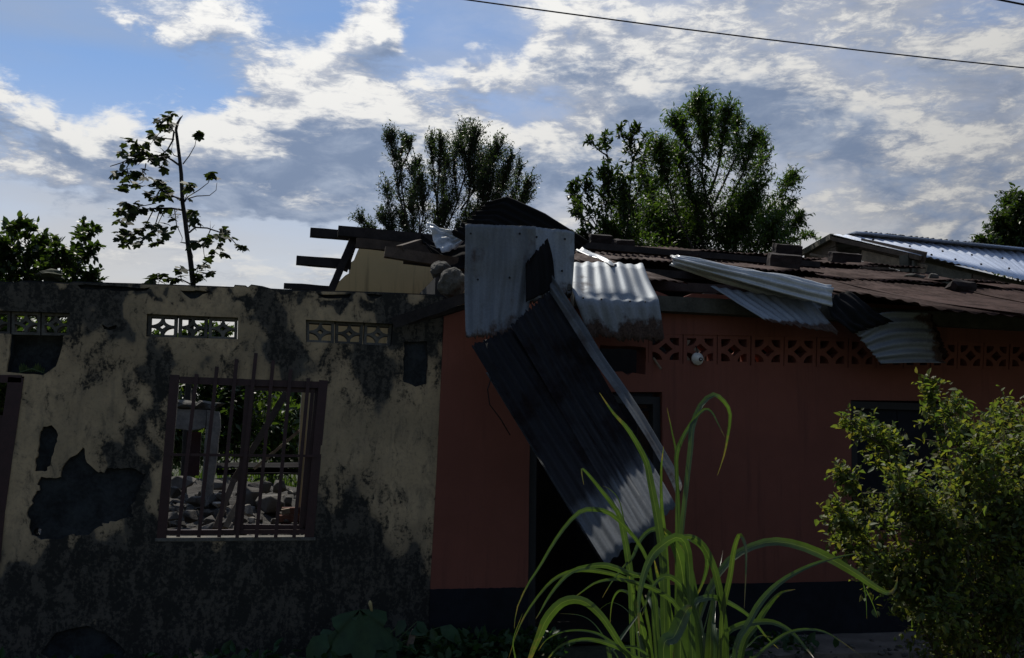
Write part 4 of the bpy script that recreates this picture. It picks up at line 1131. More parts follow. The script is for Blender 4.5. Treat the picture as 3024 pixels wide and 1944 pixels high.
# ------------------------------------------------------------------ what the window of the ruin looks on to
# a heap of rubble filling the floor
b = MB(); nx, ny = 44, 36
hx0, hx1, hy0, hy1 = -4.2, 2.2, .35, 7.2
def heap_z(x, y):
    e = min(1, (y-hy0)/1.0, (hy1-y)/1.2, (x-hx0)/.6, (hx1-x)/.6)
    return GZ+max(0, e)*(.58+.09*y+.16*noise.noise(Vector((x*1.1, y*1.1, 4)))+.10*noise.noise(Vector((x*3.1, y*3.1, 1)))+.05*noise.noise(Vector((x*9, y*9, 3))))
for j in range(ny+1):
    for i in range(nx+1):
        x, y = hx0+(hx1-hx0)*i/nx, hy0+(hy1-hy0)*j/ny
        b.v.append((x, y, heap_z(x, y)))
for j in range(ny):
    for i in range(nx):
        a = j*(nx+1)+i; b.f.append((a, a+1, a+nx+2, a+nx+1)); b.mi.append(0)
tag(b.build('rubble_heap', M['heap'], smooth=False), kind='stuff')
GS = 'rubble stones inside the ruin'
def chunk(name, r, mat, seed, boxy=.5):
    "an angular broken piece: the hull of a few points"
    rn = random.Random(seed)
    bm = bmesh.new()
    for k in range(16):
        v = Vector((rn.uniform(-1, 1), rn.uniform(-1, 1), rn.uniform(-1, 1)))
        m_ = max(abs(v.x), abs(v.y), abs(v.z)); v = v.normalized().lerp(v/m_, boxy)*rn.uniform(.9, 1.05)
        bm.verts.new((v.x*r[0], v.y*r[1], v.z*r[2]))
    h = bmesh.ops.convex_hull(bm, input=bm.verts[:])
    bmesh.ops.delete(bm, geom=[g_ for g_ in h['geom_interior'] if isinstance(g_, bmesh.types.BMVert)], context='VERTS')
    bmesh.ops.bevel(bm, geom=bm.edges[:], offset=min(r)*.06, segments=1, affect='EDGES')
    me = bpy.data.meshes.new(name); bm.to_mesh(me); bm.free()
    me.materials.append(mat)
    return me
def rubble(label, px, py, Y, wpx, hpx, seed, rot=0.0, mat='stone', boxy=.6):
    c = P(px, py, Y); s_ = pxsize(px, Y)
    me = chunk('rubble_stone', (wpx*s_*.56, wpx*s_*.5, hpx*s_*.58), M[mat], seed, boxy)
    o = place('rubble_stone', me, Matrix.Translation(c) @ Matrix.Rotation(rot+seed, 4, 'Z') @ Matrix.Rotation(rot*.5, 4, 'Y'))
    return tag(o, label, 'stone', GS)
rubble('squared concrete lump against the left of the barred window, upper one', 512, 1456, 3.0, 50, 34, 1.0, .3)
rubble('squared concrete lump low in the left corner of the barred window', 508, 1527, 2.2, 48, 30, 2.0, -.2)
rubble('flat stone on top of the low left corner lump', 503, 1507, 2.5, 42, 14, 2.6)
rubble('large stone in the lower left of the barred window between two bars', 562, 1527, 2.3, 46, 38, 3.0)
rubble('grey stone leaning at the foot of the broken pillar', 580, 1485, 2.9, 50, 36, 4.0)
rubble('big tilted stone right of the window mullion', 742, 1472, 3.2, 56, 60, 5.0, .5)
rubble('largest boulder of concrete in the right half of the window', 798, 1490, 3.0, 80, 54, 6.0)
rubble('flat topped stone behind the big tilted one', 765, 1438, 4.0, 64, 34, 7.0)
rubble('dark stone at the back right of the heap near the brick pier', 825, 1436, 4.2, 46, 36, 8.0)
rubble('bright broken stone at the foot of the mullion', 728, 1508, 2.4, 34, 34, 9.0, .7, 'pale')
rubble('pale flat chip beside the slanting plank', 648, 1490, 2.8, 34, 16, 10.0, 0, 'pale')
rubble('pale slab lying at the foot of the pillar', 648, 1466, 3.2, 40, 18, 11.0, 0, 'pale')
rubble('stone on the far rubble left of the slanting plank', 640, 1432, 4.5, 44, 30, 12.0)
rubble('dark masonry lump behind the left corner stones', 540, 1425, 4.2, 70, 36, 13.0)
base = [bpy.data.objects[n_] for n_ in ('rubble_stone', 'rubble_stone.003', 'rubble_stone.005', 'rubble_stone.009')]
rnd = random.Random(5)
for k in range(230):
    px_, py_ = rnd.uniform(470, 930), rnd.uniform(1430, 1575)
    Y = .9+(1575-py_)/150*4.2
    o = rnd.choice(base).copy(); COL.objects.link(o)
    c = P(px_, py_, Y); c.z = heap_z(c.x, c.y)+.02
    o.matrix_basis = Matrix.Identity(4); o.location = c; s_ = rnd.choice((rnd.uniform(.2, .5), rnd.uniform(.4, 1.0))); o.scale = (s_, s_*rnd.uniform(.7, 1.3), s_*rnd.uniform(.6, 1.1)); o.rotation_euler = (rnd.uniform(-.5, .5), rnd.uniform(-.5, .5), rnd.uniform(0, 6.28))
    o['label'] = 'small broken stone scattered over the rubble heap behind the window'; o['group'] = 'small scattered stones'
# broken pillar with a stub of lintel
bp = empty('broken_pillar', P(622, 1470, 3.4), 'broken pale concrete pillar with a lintel stub seen through the window', 'pillar')
def prism(name, mat, pix, Y0, Y1, parent, seed=0):
    return slab(name, [mat], rough_ring(XZ(pix, Y0), .06, .008, seed), [], Y0, Y1, .12, parent, wave=.006)
prism('post', M['pale'], [(612, 1212), (648, 1216), (650, 1260), (642, 1330), (630, 1420), (622, 1490), (590, 1490), (598, 1400), (606, 1290)], 3.4, 3.62, bp, 1)
prism('lintel_stub', M['pale'], [(490, 1202), (560, 1210), (611, 1211), (606, 1262), (585, 1268), (560, 1272), (512, 1264), (480, 1262)], 3.44, 3.6, bp, 2)
lump('mortar_cap', None, None, P(612, 1200, 3.5), (.16, .10, .06), M['rock'], seed=4.0, rough=.6, parent=bp)
lump('mortar_cap', None, None, P(545, 1196, 3.5), (.22, .10, .05), M['rock'], seed=6.0, rough=.6, parent=bp)
b = MB(); q0, q1 = P(552, 1275, 3.75), P(582, 1405, 3.75); b.box((q0.x, 3.75, q1.z), (q1.x+.02, 3.79, q0.z)); tag(b.build('door_panel', M['maroon']), 'narrow maroon door panel behind the broken pillar', 'door panel')
# slanting planks, post, thin batten
timber('thick split plank slanting down behind the window bars', (852, 1150), (690, 1420), 2.0, 1.75, 34, .06, M['timber'], 'planks behind the window', 21, .006, (0, 1, 0))
timber('lower broken plank standing in the rubble behind the window bars', (690, 1420), (634, 1566), 1.7, 1.4, 26, .05, M['timber'], 'planks behind the window', 22, .006, (0, 1, 0))
timber('second plank end leaning beside the lower broken one', (712, 1470), (664, 1562), 1.5, 1.3, 20, .05, M['timber_pale'], 'planks behind the window', 23, .006, (0, 1, 0))
timber('thin pale batten propped across the right of the window', (884, 1272), (752, 1384), 2.2, 2.6, 9, .03, M['timber_pale'], 'planks behind the window', 24, .003, (0, 1, 0))
timber('short wooden stub in front of the brick pier', (832, 1512), (856, 1508), 1.6, 1.6, 14, .10, M['timber_pale'], 'planks behind the window', 25, .003)
for k in range(2):
    o2 = corr('corrugated_sheet', M['black_iron'], [(P(640-14*k, 1388-19*k, 6.9+.1*k), P(640-14*k, 1402-19*k, 6.0+.1*k)), (P(895, 1385-19*k, 6.9+.1*k), P(895, 1400-19*k, 6.0+.1*k))], 7, .012, sub=4, dent=.02, seed=1+k)
    tag(o2, ('lower', 'upper')[k]+' dark corrugated sheet of the pair lying behind the rubble', 'metal sheet', 'stacked dark sheets behind the rubble')

# bits of stone and broken plaster on the path and at the foot of the walls
rnd = random.Random(77)
pb = [chunk('pebble', (.035, .03, .022), M['stone'], 300+k, .3) for k in range(4)]
for k in range(46):
    p = on_plane(rnd.uniform(2120, 2720), rnd.uniform(1893, 1950), Vector((0, 0, GZ+.058)), Vector((0, 0, 1)))
    s_ = rnd.choice((rnd.uniform(.25, .7), rnd.uniform(.6, 1.3)))
    o = place('pebble', rnd.choice(pb), Matrix.Translation(p+Vector((0, 0, .006))) @ Matrix.Rotation(rnd.uniform(0, 6.28), 4, 'Z') @ Matrix.Scale(s_, 4))
    tag(o, 'small loose stone lying on the trodden path below the red wall', 'stone', 'loose stones on the path')
# ------------------------------------------------------------------ plants
M['leaf_tree'] = mat_leaf('dark_green_leaves', [(.018, .036, .010), (.030, .055, .014), (.045, .070, .018), (.030, .050, .018)], .42, .42)
M['leaf_tree_b'] = mat_leaf('mid_green_leaves', [(.030, .062, .014), (.050, .095, .022), (.075, .115, .027), (.038, .072, .020)], .45, .42)
M['leaf_small'] = mat_leaf('grey_green_leaves', [(.030, .052, .030), (.050, .075, .042), (.036, .060, .036)], .35, .4)
M['leaf_lobed'] = mat_leaf('lobed_leaves', [(.020, .031, .012), (.036, .050, .018), (.028, .040, .014)], .3, .6, spec=.2)
M['leaf_shrub'] = mat_leaf('yellow_green_shrub_leaves', [(.082, .130, .040), (.125, .155, .045), (.060, .105, .038), (.175, .175, .045), (.082, .120, .042), (.13, .115, .045)], .48, .55, spec=.3, trans_gain=(1.8, 1.8, .6))
M['leaf_blade'] = mat_leaf('cane_grass_blades', [(.032, .058, .028), (.060, .090, .032), (.042, .070, .034), (.058, .080, .028)], .38, .32, vein=True, spec=.55, trans_gain=(1.5, 1.75, .5))
M['leaf_broad'] = mat_leaf('broad_green_leaves', [(.020, .060, .022), (.030, .075, .020), (.024, .055, .020)], .3, .45)
M['leaf_far'] = mat_leaf('undergrowth_leaves', [(.030, .060, .015), (.060, .095, .025), (.085, .120, .035), (.040, .075, .02)], .4, .5)
M['stalk'] = mat_plain('green_stalk', (.055, .085, .025), .6, .3, 9, bmp=.2)
M['twig'] = mat_plain('brown_twig', (.07, .052, .036), .85, .3, 14, bmp=.3)
M['bud'] = mat_plain('pale_yellow_bud', (.34, .27, .12), .7, .25, 20, bmp=.3)
M['dead'] = mat_plain('dry_leaf', (.20, .155, .12), .85, .35, 12, bmp=.4)

def leaf_template(L=1.0, wd=.4, curl=.15, fold=.12):
    "pointed leaf along +Y with a folded midrib"
    v, f = [], []
    for i, (t, k) in enumerate(((0, .05), (.28, .9), (.6, .85), (1, 0.0))):
        z = -curl*t*t*L
        if k == 0: v.append((0, t*L, z))
        else: v += [(-wd*k*L/2, t*L, z+fold*k*L*wd), (0, t*L, z), (wd*k*L/2, t*L, z+fold*k*L*wd)]
    for r in (0, 3): f += [(r, r+1, r+4, r+3), (r+1, r+2, r+5, r+4)]
    f += [(6, 7, 9), (7, 8, 9)]
    return np.array(v), f
def lobed_template(L=1.0, lobes=5, curl=.25):
    "hand shaped leaf, lobes spread like fingers"
    v, f = [(0, 0, 0)], []
    rim = []
    n = lobes*4
    for i in range(n+1):
        a = R(-150)+R(300)*i/n
        ph = (i % 4)
        r_ = (.66, .86, 1.0, .86)[ph] if 0 < i < n else .3
        r_ *= 1-.25*abs(a)/2.6
        x, y = math.sin(a)*r_*L*.62, (math.cos(a)*r_*.62+.30)*L
        rim.append(len(v)); v.append((x, y, -curl*(x*x+(y-.3*L)**2)/L))
    for a, c in zip(rim, rim[1:]): f.append((0, a, c))
    return np.array(v), f
def leaf_mesh(name, mat, T_):
    me = bpy.data.meshes.new(name)
    me.from_pydata([tuple(p) for p in T_[0]], [], T_[1])
    me.materials.append(mat)
    me.polygons.foreach_set('use_smooth', [True]*len(me.polygons))
    return me
def leaf_matrix(p, d, up, s):
    d = d.normalized()
    x = d.cross(up)
    x = x.normalized() if x.length > 1e-4 else d.orthogonal().normalized()
    z = x.cross(d)
    return Matrix(((x.x*s, d.x*s, z.x*s, p.x), (x.y*s, d.y*s, z.y*s, p.y), (x.z*s, d.z*s, z.z*s, p.z), (0, 0, 0, 1)))
class Leaves:
    "collects many small leaves into one mesh"
    def __init__(s): s.m = []
    def add(s, p, d, up, size): s.m.append(leaf_matrix(p, d, up, size))
    def build(s, name, mat, T_, parent=None):
        tv, tf = T_
        k = len(tv)
        A_ = np.array([[list(r) for r in m_] for m_ in s.m])
        V = np.einsum('nij,kj->nki', A_[:, :3, :3], tv)+A_[:, None, :3, 3]
        me = bpy.data.meshes.new(name)
        F = [tuple(i+b_*k for i in f) for b_ in range(len(s.m)) for f in tf]
        me.from_pydata(V.reshape(-1, 3).tolist(), [], F)
        me.materials.append(mat)
        me.polygons.foreach_set('use_smooth', [True]*len(me.polygons))
        return link(name, me, parent)
def rv(rnd, s_=1.0):
    return Vector((rnd.gauss(0, 1), rnd.gauss(0, 1), rnd.gauss(0, 1)))*s_
def bend(a, c, rnd, k=.12, n=5, sag=0.0):
    L = (c-a).length
    o = rv(rnd, k*L)
    return [a.lerp(c, i/n)+o*math.sin(math.pi*i/n)*.5+Vector((0, 0, -sag*L*math.sin(math.pi*i/n))) for i in range(n+1)]

# --- tall sparse tree with hand shaped leaves, left
rnd = random.Random(21)
TY = 5.2
tr = empty('sparse_tree', P(584, 1200, TY), 'tall thin tree with sparse lobed leaves behind the mouldy wall', 'tree')
tr.location.z = 0
def z2(zx, zy): return (250+zx/2.655, 280+zy/2.655)
def tp(zx, zy, dy=0.0): return P(*z2(zx, zy), TY+dy)
trunk_px = [(850, 1480), (830, 1300), (812, 1180), (790, 1000), (768, 850), (757, 620), (742, 480), (722, 320), (716, 270)]
tpts = [Vector((tp(850, 1480).x+.05, TY, 0)), Vector((tp(850, 1480).x+.02, TY, 1.2))]+[tp(*q_) for q_ in trunk_px]
b = MB(); b.tube(tpts, [.044, .040, .034, .032, .030, .028, .026, .024, .021, .019, .016], 8)
b.tube([tp(716, 275), tp(728, 225), tp(750, 185), tp(770, 162)], [.02, .018, .013, .004], 6)
trunk = b.build('trunk', M['bark_dark'], tr, True)
LIMBS = [  # branch polylines in the enlarged view, radius, leaf spots along the end
    ([(745, 555), (690, 515), (640, 485), (560, 500), (470, 505), (360, 500), (285, 535), (200, 562)], .020, [.25, .35, .45, .55, .65, .72]),
    ([(700, 290), (690, 360), (650, 430), (590, 480), (480, 470), (380, 440)], .018, [.35, .5, .6, .7, .8, .9, 1]),
    ([(700, 285), (640, 262), (600, 240), (590, 190)], .014, [.5, .7, .85, 1]),
    ([(690, 275), (650, 220), (635, 170), (690, 150)], .012, [.3, .6, .8, 1]),
    ([(620, 260), (570, 320), (530, 370), (510, 395)], .008, [.5, 1]),
    ([(700, 350), (640, 345), (570, 330), (530, 300)], .012, [.4, .6, .8, 1]),
    ([(560, 500), (470, 440), (400, 375), (345, 345)], .012, [.4, .6, .8, 1]),
    ([(430, 500), (350, 480), (300, 440)], .010, [.5, .8, 1]),
    ([(370, 505), (330, 570), (345, 650), (370, 690), (410, 705), (450, 690), (490, 640)], .011, [.3, .5, .75, .95]),
    ([(345, 620), (300, 600), (245, 605)], .009, [.4, .7, 1]),
    ([(345, 640), (300, 680), (300, 745)], .009, [.5, .8, 1]),
    ([(480, 540), (470, 600), (440, 620), (370, 620)], .010, [.4, .7, 1]),
    ([(640, 490), (610, 540), (640, 560)], .008, [.6, 1]),
    ([(742, 490), (700, 475), (680, 440), (690, 380)], .010, []),
    ([(758, 820), (700, 800), (640, 770), (590, 740), (540, 690), (600, 665)], .018, [.3, .45, .6, .7, .8, .9, 1]),
    ([(750, 830), (690, 790), (640, 730), (590, 700)], .012, [.5, .75, 1]),
    ([(700, 800), (600, 810), (520, 790), (490, 760)], .012, [.3, .5, .7, .85, 1]),
    ([(765, 905), (680, 890), (560, 890), (450, 900), (370, 880), (330, 850)], .018, [.3, .4, .5, .6, .7, .8, .9, 1]),
    ([(560, 850), (470, 870), (400, 850), (360, 885)], .010, [.5, .8]),
    ([(450, 900), (380, 930), (300, 910), (245, 905)], .011, [.4, .6, .8, 1]),
    ([(540, 900), (500, 980), (460, 1050), (380, 1080), (290, 1060)], .012, [.3, .45, .6, .75, .9, 1]),
    ([(590, 900), (560, 1000), (520, 1080), (460, 1130), (430, 1160)], .011, [.4, .55, .7, .85, 1]),
    ([(420, 940), (350, 980), (290, 985)], .009, [.4, .7, 1]),
    ([(460, 1060), (370, 1110), (330, 1165)], .009, [.3, .6, .8, 1]),
    ([(380, 1090), (310, 1110), (265, 1130)], .008, [.6, 1]),
    ([(620, 920), (580, 1000), (575, 1090), (575, 1165)], .008, [.4, .97, 1]),
    ([(540, 1060), (590, 1070), (640, 1100)], .008, [.6, .85, 1]),
    ([(520, 1060), (590, 1030), (650, 1030)], .008, [.7, 1]),
    ([(740, 890), (705, 930), (690, 960)], .007, [.5, 1]),
    ([(705, 900), (720, 1020), (765, 1120), (760, 1160)], .010, []),
    ([(800, 1165), (750, 1158)], .016, []),
    ([(770, 545), (820, 480), (865, 400), (882, 300)], .011, [.98, 1, 1]),
    ([(785, 840), (810, 800), (900, 745), (970, 690), (998, 620)], .012, [.15, .95, 1, 1]),
    ([(810, 815), (880, 795), (980, 790), (1030, 750), (1037, 690)], .011, []),
    ([(785, 830), (810, 760), (830, 710)], .008, [.8, 1, 1]),
    ([(775, 770), (790, 730)], .006, [1]),
    ([(800, 1000), (820, 960), (850, 915)], .008, [.5, .9, 1]),
    ([(820, 1060), (830, 990), (880, 965)], .007, [.6, 1, 1]),
    ([(820, 1080), (870, 1040), (960, 1045), (1050, 1075), (1110, 1095), (1150, 1130), (1190, 1175), (1250, 1190)], .017, [.55, .6, .68, .72, .97, 1, 1]),
    ([(985, 1055), (985, 990)], .005, []), ([(1000, 1045), (1020, 1020)], .005, []),
    ([(985, 1060), (965, 1110), (960, 1160), (930, 1190), (935, 1245), (945, 1300), (940, 1330)], .010, [.3, .95, 1]),
    ([(830, 1200), (870, 1170), (950, 1130), (985, 1120)], .010, [.2, .4, .55, .7, .85, 1]),
    ([(1060, 1075), (1075, 1120), (1060, 1180), (1020, 1220), (1000, 1240)], .008, [.2, .5, .7, .9, 1]),
    ([(1050, 1190), (1075, 1240)], .006, [1]),
    ([(1110, 1100), (1085, 1050)], .006, [.5, 1]),
    ([(830, 1210), (850, 1270), (830, 1360)], .008, []),
    ([(850, 1480), (880, 1400), (890, 1340)], .009, [.3, .5, .8, 1]), ([(860, 1470), (920, 1410), (960, 1395)], .008, [.4, .7, 1]),
    ([(840, 1490), (760, 1450), (640, 1430), (550, 1415), (500, 1440)], .014, [.3, .4, .5, .6, .7, .8, .9, 1]),
    ([(760, 1450), (740, 1390), (750, 1360)], .009, [.4, .8, 1]), ([(600, 1430), (540, 1460), (490, 1465)], .009, [.4, .8, 1]),
]
lob = leaf_mesh('leaf', M['leaf_lobed'], lobed_template(1.0, 5, .35))
lob2 = leaf_mesh('leaf', M['leaf_lobed'], lobed_template(1.0, 3, .15))
for pl_, r_, spots in LIMBS:
    dd = rnd.uniform(-.5, .5)
    pts = [tp(x, y, dd*i/(len(pl_)-1)) for i, (x, y) in enumerate(pl_)]
    b = MB(); b.tube(pts, [r_*.75*(1-.65*i/(len(pts)-1)) for i in range(len(pts))], 5)
    b.build('branch', M['bark_dark'], tr, True)
    cum = [0.0]
    for a, c in zip(pts, pts[1:]): cum.append(cum[-1]+(c-a).length)
    for t in spots:
        d_ = t*cum[-1]
        for i in range(len(pts)-1):
            if cum[i+1] >= d_-1e-6:
                p = pts[i].lerp(pts[i+1], (d_-cum[i])/max(1e-6, cum[i+1]-cum[i])); break
        for _ in range(4 if t > .9 else 3):
            q_ = p+rv(rnd, .018)
            out = Vector((rnd.uniform(-1, 1), rnd.uniform(-.8, .8), rnd.uniform(-.75, .25)))
            place('leaf', lob if rnd.random() < .6 else lob2, leaf_matrix(q_, out, Vector((rnd.uniform(-.6, .6), rnd.uniform(-1, .3), 1)), rnd.uniform(.08, .145)), tr)

def crown_tree(name, label, cat, base_px, Y, stems, mat_l, mat_b, leaf, seed, group=None, twig=(.8, 1.8), per_twig=9, leaf_sz=(.06, .1), lean_up=.6, depth=.7, trunk_r=.10, twig_r=.006, leaf_turn=.8, first_t=.25, dens=2.6):
    """stems: (polyline in pixels, twigs, spread px); every stem carries side twigs and every twig its leaves"""
    rnd = random.Random(seed)
    base = P(*base_px, Y); base.z = 0
    root = empty(name, base, label, cat, group)
    tb = MB(); lv = Leaves()
    top_of_trunk = P(*base_px, Y)
    tb.tube([base, base.lerp(top_of_trunk, .5)+rv(rnd, .04), top_of_trunk], [trunk_r, trunk_r*.85, trunk_r*.7], 8)
    tops = MB()
    for pl_, ntw, spread in stems:
        dd = rnd.uniform(-depth, depth)
        pts = [P(x, y, Y+dd*min(1, i/(len(pl_)-1))) for i, (x, y) in enumerate(pl_)]
        fine = []
        for a, c in zip(pts, pts[1:]): fine += bend(a, c, rnd, .06, 4)[:-1]
        fine.append(pts[-1])
        r0 = trunk_r*.20
        ntw = int(ntw*dens)
        tops.tube(fine, [r0*(1-.88*i/(len(fine)-1)) for i in range(len(fine))], 5)
        sp = spread*pxsize(pl_[-1][0], Y)
        for k in range(ntw):
            t = first_t+(1-first_t)*rnd.random()**.8
            i = min(int(t*(len(fine)-1)), len(fine)-2)
            p = fine[i].lerp(fine[i+1], t*(len(fine)-1)-i)
            ax = (fine[i+1]-fine[i]).normalized()
            d_ = (rv(rnd)+ax*lean_up+Vector((0, 0, lean_up*.6))).normalized()
            L = sp*rnd.uniform(*twig)*(1.15-.5*t)
            tw = bend(p, p+d_*L, rnd, .14, 3)
            tops.tube(tw, [twig_r, twig_r*.8, twig_r*.6, twig_r*.3], 3, cap=False)
            for q in range(per_twig):
                f = .15+.85*(q+rnd.random())/per_twig
                j = min(int(f*3), 2); pp = tw[j].lerp(tw[j+1], f*3-j)+rv(rnd, L*.05)
                ld = (d_*.7+rv(rnd, leaf_turn)).normalized()
                lv.add(pp, ld, Vector((rnd.uniform(-.7, .7), rnd.uniform(-.7, .7), 1)), rnd.uniform(*leaf_sz))
    tb.build('trunk', mat_b, root, True)
    tops.build('branches', mat_b, root, True)
    c = lv.build('crown', mat_l, leaf, root)
    c['kind'] = 'stuff'
    return root
LF = leaf_template(1, .42, .2, .15); LN = leaf_template(1, .30, .3, .15); LR = leaf_template(1, .6, .1, .2)

# --- broad leaved bush tree at the far left
crown_tree('bushy_tree', 'leafy bush topping the wall at the far left edge', 'tree', (120, 960), 4.4,
    [([(120, 960), (80, 800), (50, 690), (58, 660)], 16, 60), ([(58, 720), (30, 680), (15, 672)], 6, 36), ([(60, 700), (85, 672), (95, 680)], 6, 36), ([(120, 960), (20, 800), (-60, 760)], 40, 110), ([(100, 900), (60, 780), (10, 745)], 34, 90),
     ([(120, 950), (120, 800), (128, 715)], 34, 70), ([(120, 960), (180, 800), (170, 740)], 30, 70), ([(130, 950), (210, 820), (215, 760)], 24, 55), ([(140, 960), (230, 800), (240, 700), (245, 665)], 14, 34), ([(230, 740), (262, 700), (272, 680)], 8, 30),
     ([(200, 800), (255, 765), (285, 730)], 12, 36), ([(150, 950), (240, 850), (285, 812)], 22, 46), ([(120, 960), (60, 860), (-40, 850)], 40, 110), ([(130, 960), (150, 860), (150, 800)], 34, 80)],
    M['leaf_tree'], M['bark'], leaf_template(1, .62, .15, .15), 31, per_twig=8, leaf_sz=(.06, .105), depth=.6, trunk_r=.06, twig_r=.004, dens=1.5, twig=(.5, 1.15))

# --- feathery tree in the middle, two plumes and a broad head
GT = 'trees beyond the roofs'
crown_tree('feathery_tree', 'feathery grey green tree with upright twigs left of the black sheet peak', 'tree', (1240, 900), 9.5,
    [([(1230, 900), (1200, 640), (1172, 520), (1160, 440), (1152, 412)], 40, 52), ([(1200, 640), (1180, 480), (1195, 408)], 22, 34), ([(1180, 500), (1210, 440), (1208, 415)], 14, 30), ([(1230, 900), (1240, 660), (1215, 520), (1230, 490)], 24, 40), ([(1240, 900), (1160, 700), (1140, 560)], 34, 44),
     ([(1250, 900), (1290, 620), (1275, 470), (1272, 418)], 32, 44), ([(1290, 620), (1300, 480), (1303, 420)], 26, 44), ([(1260, 900), (1350, 600), (1340, 470), (1372, 395)], 46, 62), ([(1350, 600), (1390, 470), (1405, 405)], 40, 56), ([(1360, 620), (1430, 520), (1470, 440)], 44, 60),
     ([(1370, 640), (1390, 540), (1360, 440)], 40, 60), ([(1380, 660), (1480, 560), (1505, 475)], 34, 46), ([(1380, 660), (1510, 600), (1535, 480)], 24, 38), ([(1390, 670), (1530, 610), (1560, 540)], 30, 44), ([(1390, 690), (1500, 640), (1548, 590)], 36, 50), ([(1380, 690), (1430, 600), (1440, 520)], 44, 60),
     ([(1250, 900), (1220, 720), (1180, 640)], 40, 60), ([(1240, 900), (1250, 640), (1240, 540)], 40, 64), ([(1260, 900), (1310, 600), (1318, 480)], 40, 64), ([(1240, 900), (1220, 640), (1228, 560)], 36, 60), ([(1370, 700), (1420, 560), (1420, 470)], 46, 66), ([(1380, 700), (1470, 600), (1480, 520)], 40, 64), ([(1250, 900), (1300, 700), (1320, 620)], 46, 70), ([(1230, 900), (1120, 720), (1062, 650)], 30, 40), ([(1240, 900), (1150, 690), (1125, 640)], 30, 44), ([(1250, 900), (1330, 700), (1400, 640)], 46, 70)],
    M['leaf_small'], M['bark'], LF, 41, GT, per_twig=15, leaf_sz=(.035, .062), lean_up=1.7, depth=.8, twig=(.7, 1.9), dens=3.0, trunk_r=.09, twig_r=.007)

# --- the big dark green tree on the right
crown_tree('broad_tree', 'big dense dark green tree rising above the middle of the roof', 'tree', (2120, 860), 9.0,
    [([(2110, 860), (2100, 620), (2080, 420), (2085, 300)], 60, 62), ([(2100, 560), (2130, 420), (2150, 320)], 44, 56), ([(2090, 500), (2020, 420), (2000, 360)], 44, 58), ([(2090, 460), (2060, 360), (2070, 295)], 34, 44), ([(2110, 600), (2180, 450), (2175, 350)], 34, 50),
     ([(2110, 700), (2200, 500), (2235, 390)], 34, 46), ([(2110, 640), (2220, 540), (2250, 420)], 34, 54), ([(2120, 860), (2060, 620), (2000, 470)], 70, 76), ([(2120, 860), (2000, 640), (1960, 500), (1950, 440)], 60, 66), ([(2120, 860), (1960, 660), (1900, 520)], 80, 80), ([(2120, 860), (1900, 700), (1840, 600)], 80, 76),
     ([(2120, 860), (1880, 720), (1790, 680)], 70, 66), ([(2120, 860), (2180, 660), (2240, 560)], 60, 70), ([(2120, 860), (2220, 680), (2320, 560), (2345, 520)], 40, 46), ([(2120, 860), (2240, 680), (2330, 600)], 40, 50), ([(2120, 860), (2160, 640), (2200, 600)], 70, 80), ([(2110, 860), (2060, 700), (2030, 620)], 90, 84), ([(2110, 860), (1980, 720), (1930, 640)], 90, 84),
     ([(2130, 860), (2250, 720), (2290, 660)], 60, 66), ([(2130, 860), (2300, 720), (2370, 640)], 26, 40), ([(2120, 860), (2150, 720), (2170, 680)], 80, 84), ([(2120, 860), (2020, 740), (1960, 710)], 90, 84), ([(2120, 860), (1900, 760), (1760, 720)], 60, 54), ([(2130, 860), (2290, 740), (2400, 700)], 18, 32)],
    M['leaf_tree_b'], M['bark'], LN, 51, GT, twig=(.6, 1.6), dens=3.6, per_twig=11, leaf_sz=(.06, .115), lean_up=.8, depth=1.5, trunk_r=.14, twig_r=.007)
crown_tree('bare_topped_tree', 'thinner tree with bare curling twigs at the left of the big green tree', 'tree', (1830, 860), 8.2,
    [([(1840, 860), (1860, 600), (1866, 480), (1862, 420)], 16, 36), ([(1866, 470), (1890, 440), (1912, 385)], 2, 14), ([(1863, 440), (1835, 400), (1830, 378)], 4, 14), ([(1863, 420), (1856, 360)], 1, 8), ([(1866, 420), (1884, 380)], 4, 14), ([(1866, 480), (1905, 420), (1920, 400)], 1, 12),
     ([(1840, 700), (1800, 520), (1790, 430), (1786, 400)], 8, 20), ([(1795, 460), (1755, 430), (1738, 412)], 4, 16), ([(1840, 860), (1790, 640), (1790, 500)], 34, 46), ([(1840, 860), (1840, 640), (1820, 530)], 40, 50), ([(1840, 860), (1770, 700), (1740, 580), (1724, 520)], 12, 30), ([(1740, 580), (1700, 530), (1690, 560)], 5, 18),
     ([(1780, 700), (1720, 600), (1684, 575)], 6, 22), ([(1760, 680), (1710, 640), (1690, 600)], 6, 20), ([(1750, 720), (1720, 640), (1704, 590)], 5, 16), ([(1840, 860), (1740, 680), (1700, 640)], 3, 16), ([(1840, 860), (1760, 720), (1720, 700)], 26, 36), ([(1860, 640), (1900, 540), (1912, 440)], 14, 26)],
    M['leaf_tree'], M['bark_dark'], LF, 61, GT, per_twig=7, leaf_sz=(.08, .13), lean_up=.7, depth=.6, trunk_r=.08, twig_r=.006)
crown_tree('edge_tree', 'dark bushy tree at the right edge behind the shiny roof', 'tree', (3020, 900), 11.5,
    [([(3020, 900), (2990, 680), (2978, 590)], 44, 46), ([(3010, 800), (2960, 700), (2950, 660)], 34, 44), ([(3020, 860), (2930, 740), (2900, 710)], 24, 32), ([(3020, 860), (3020, 700), (3016, 600)], 50, 56), ([(3020, 900), (2980, 760), (2960, 740)], 40, 50), ([(3030, 900), (3080, 700), (3070, 620)], 50, 66), ([(3020, 880), (3010, 760), (3030, 700)], 50, 60)],
    M['leaf_tree'], M['bark'], LF, 71, GT, per_twig=9, leaf_sz=(.10, .16), lean_up=.7, depth=.8, trunk_r=.12, twig_r=.008)

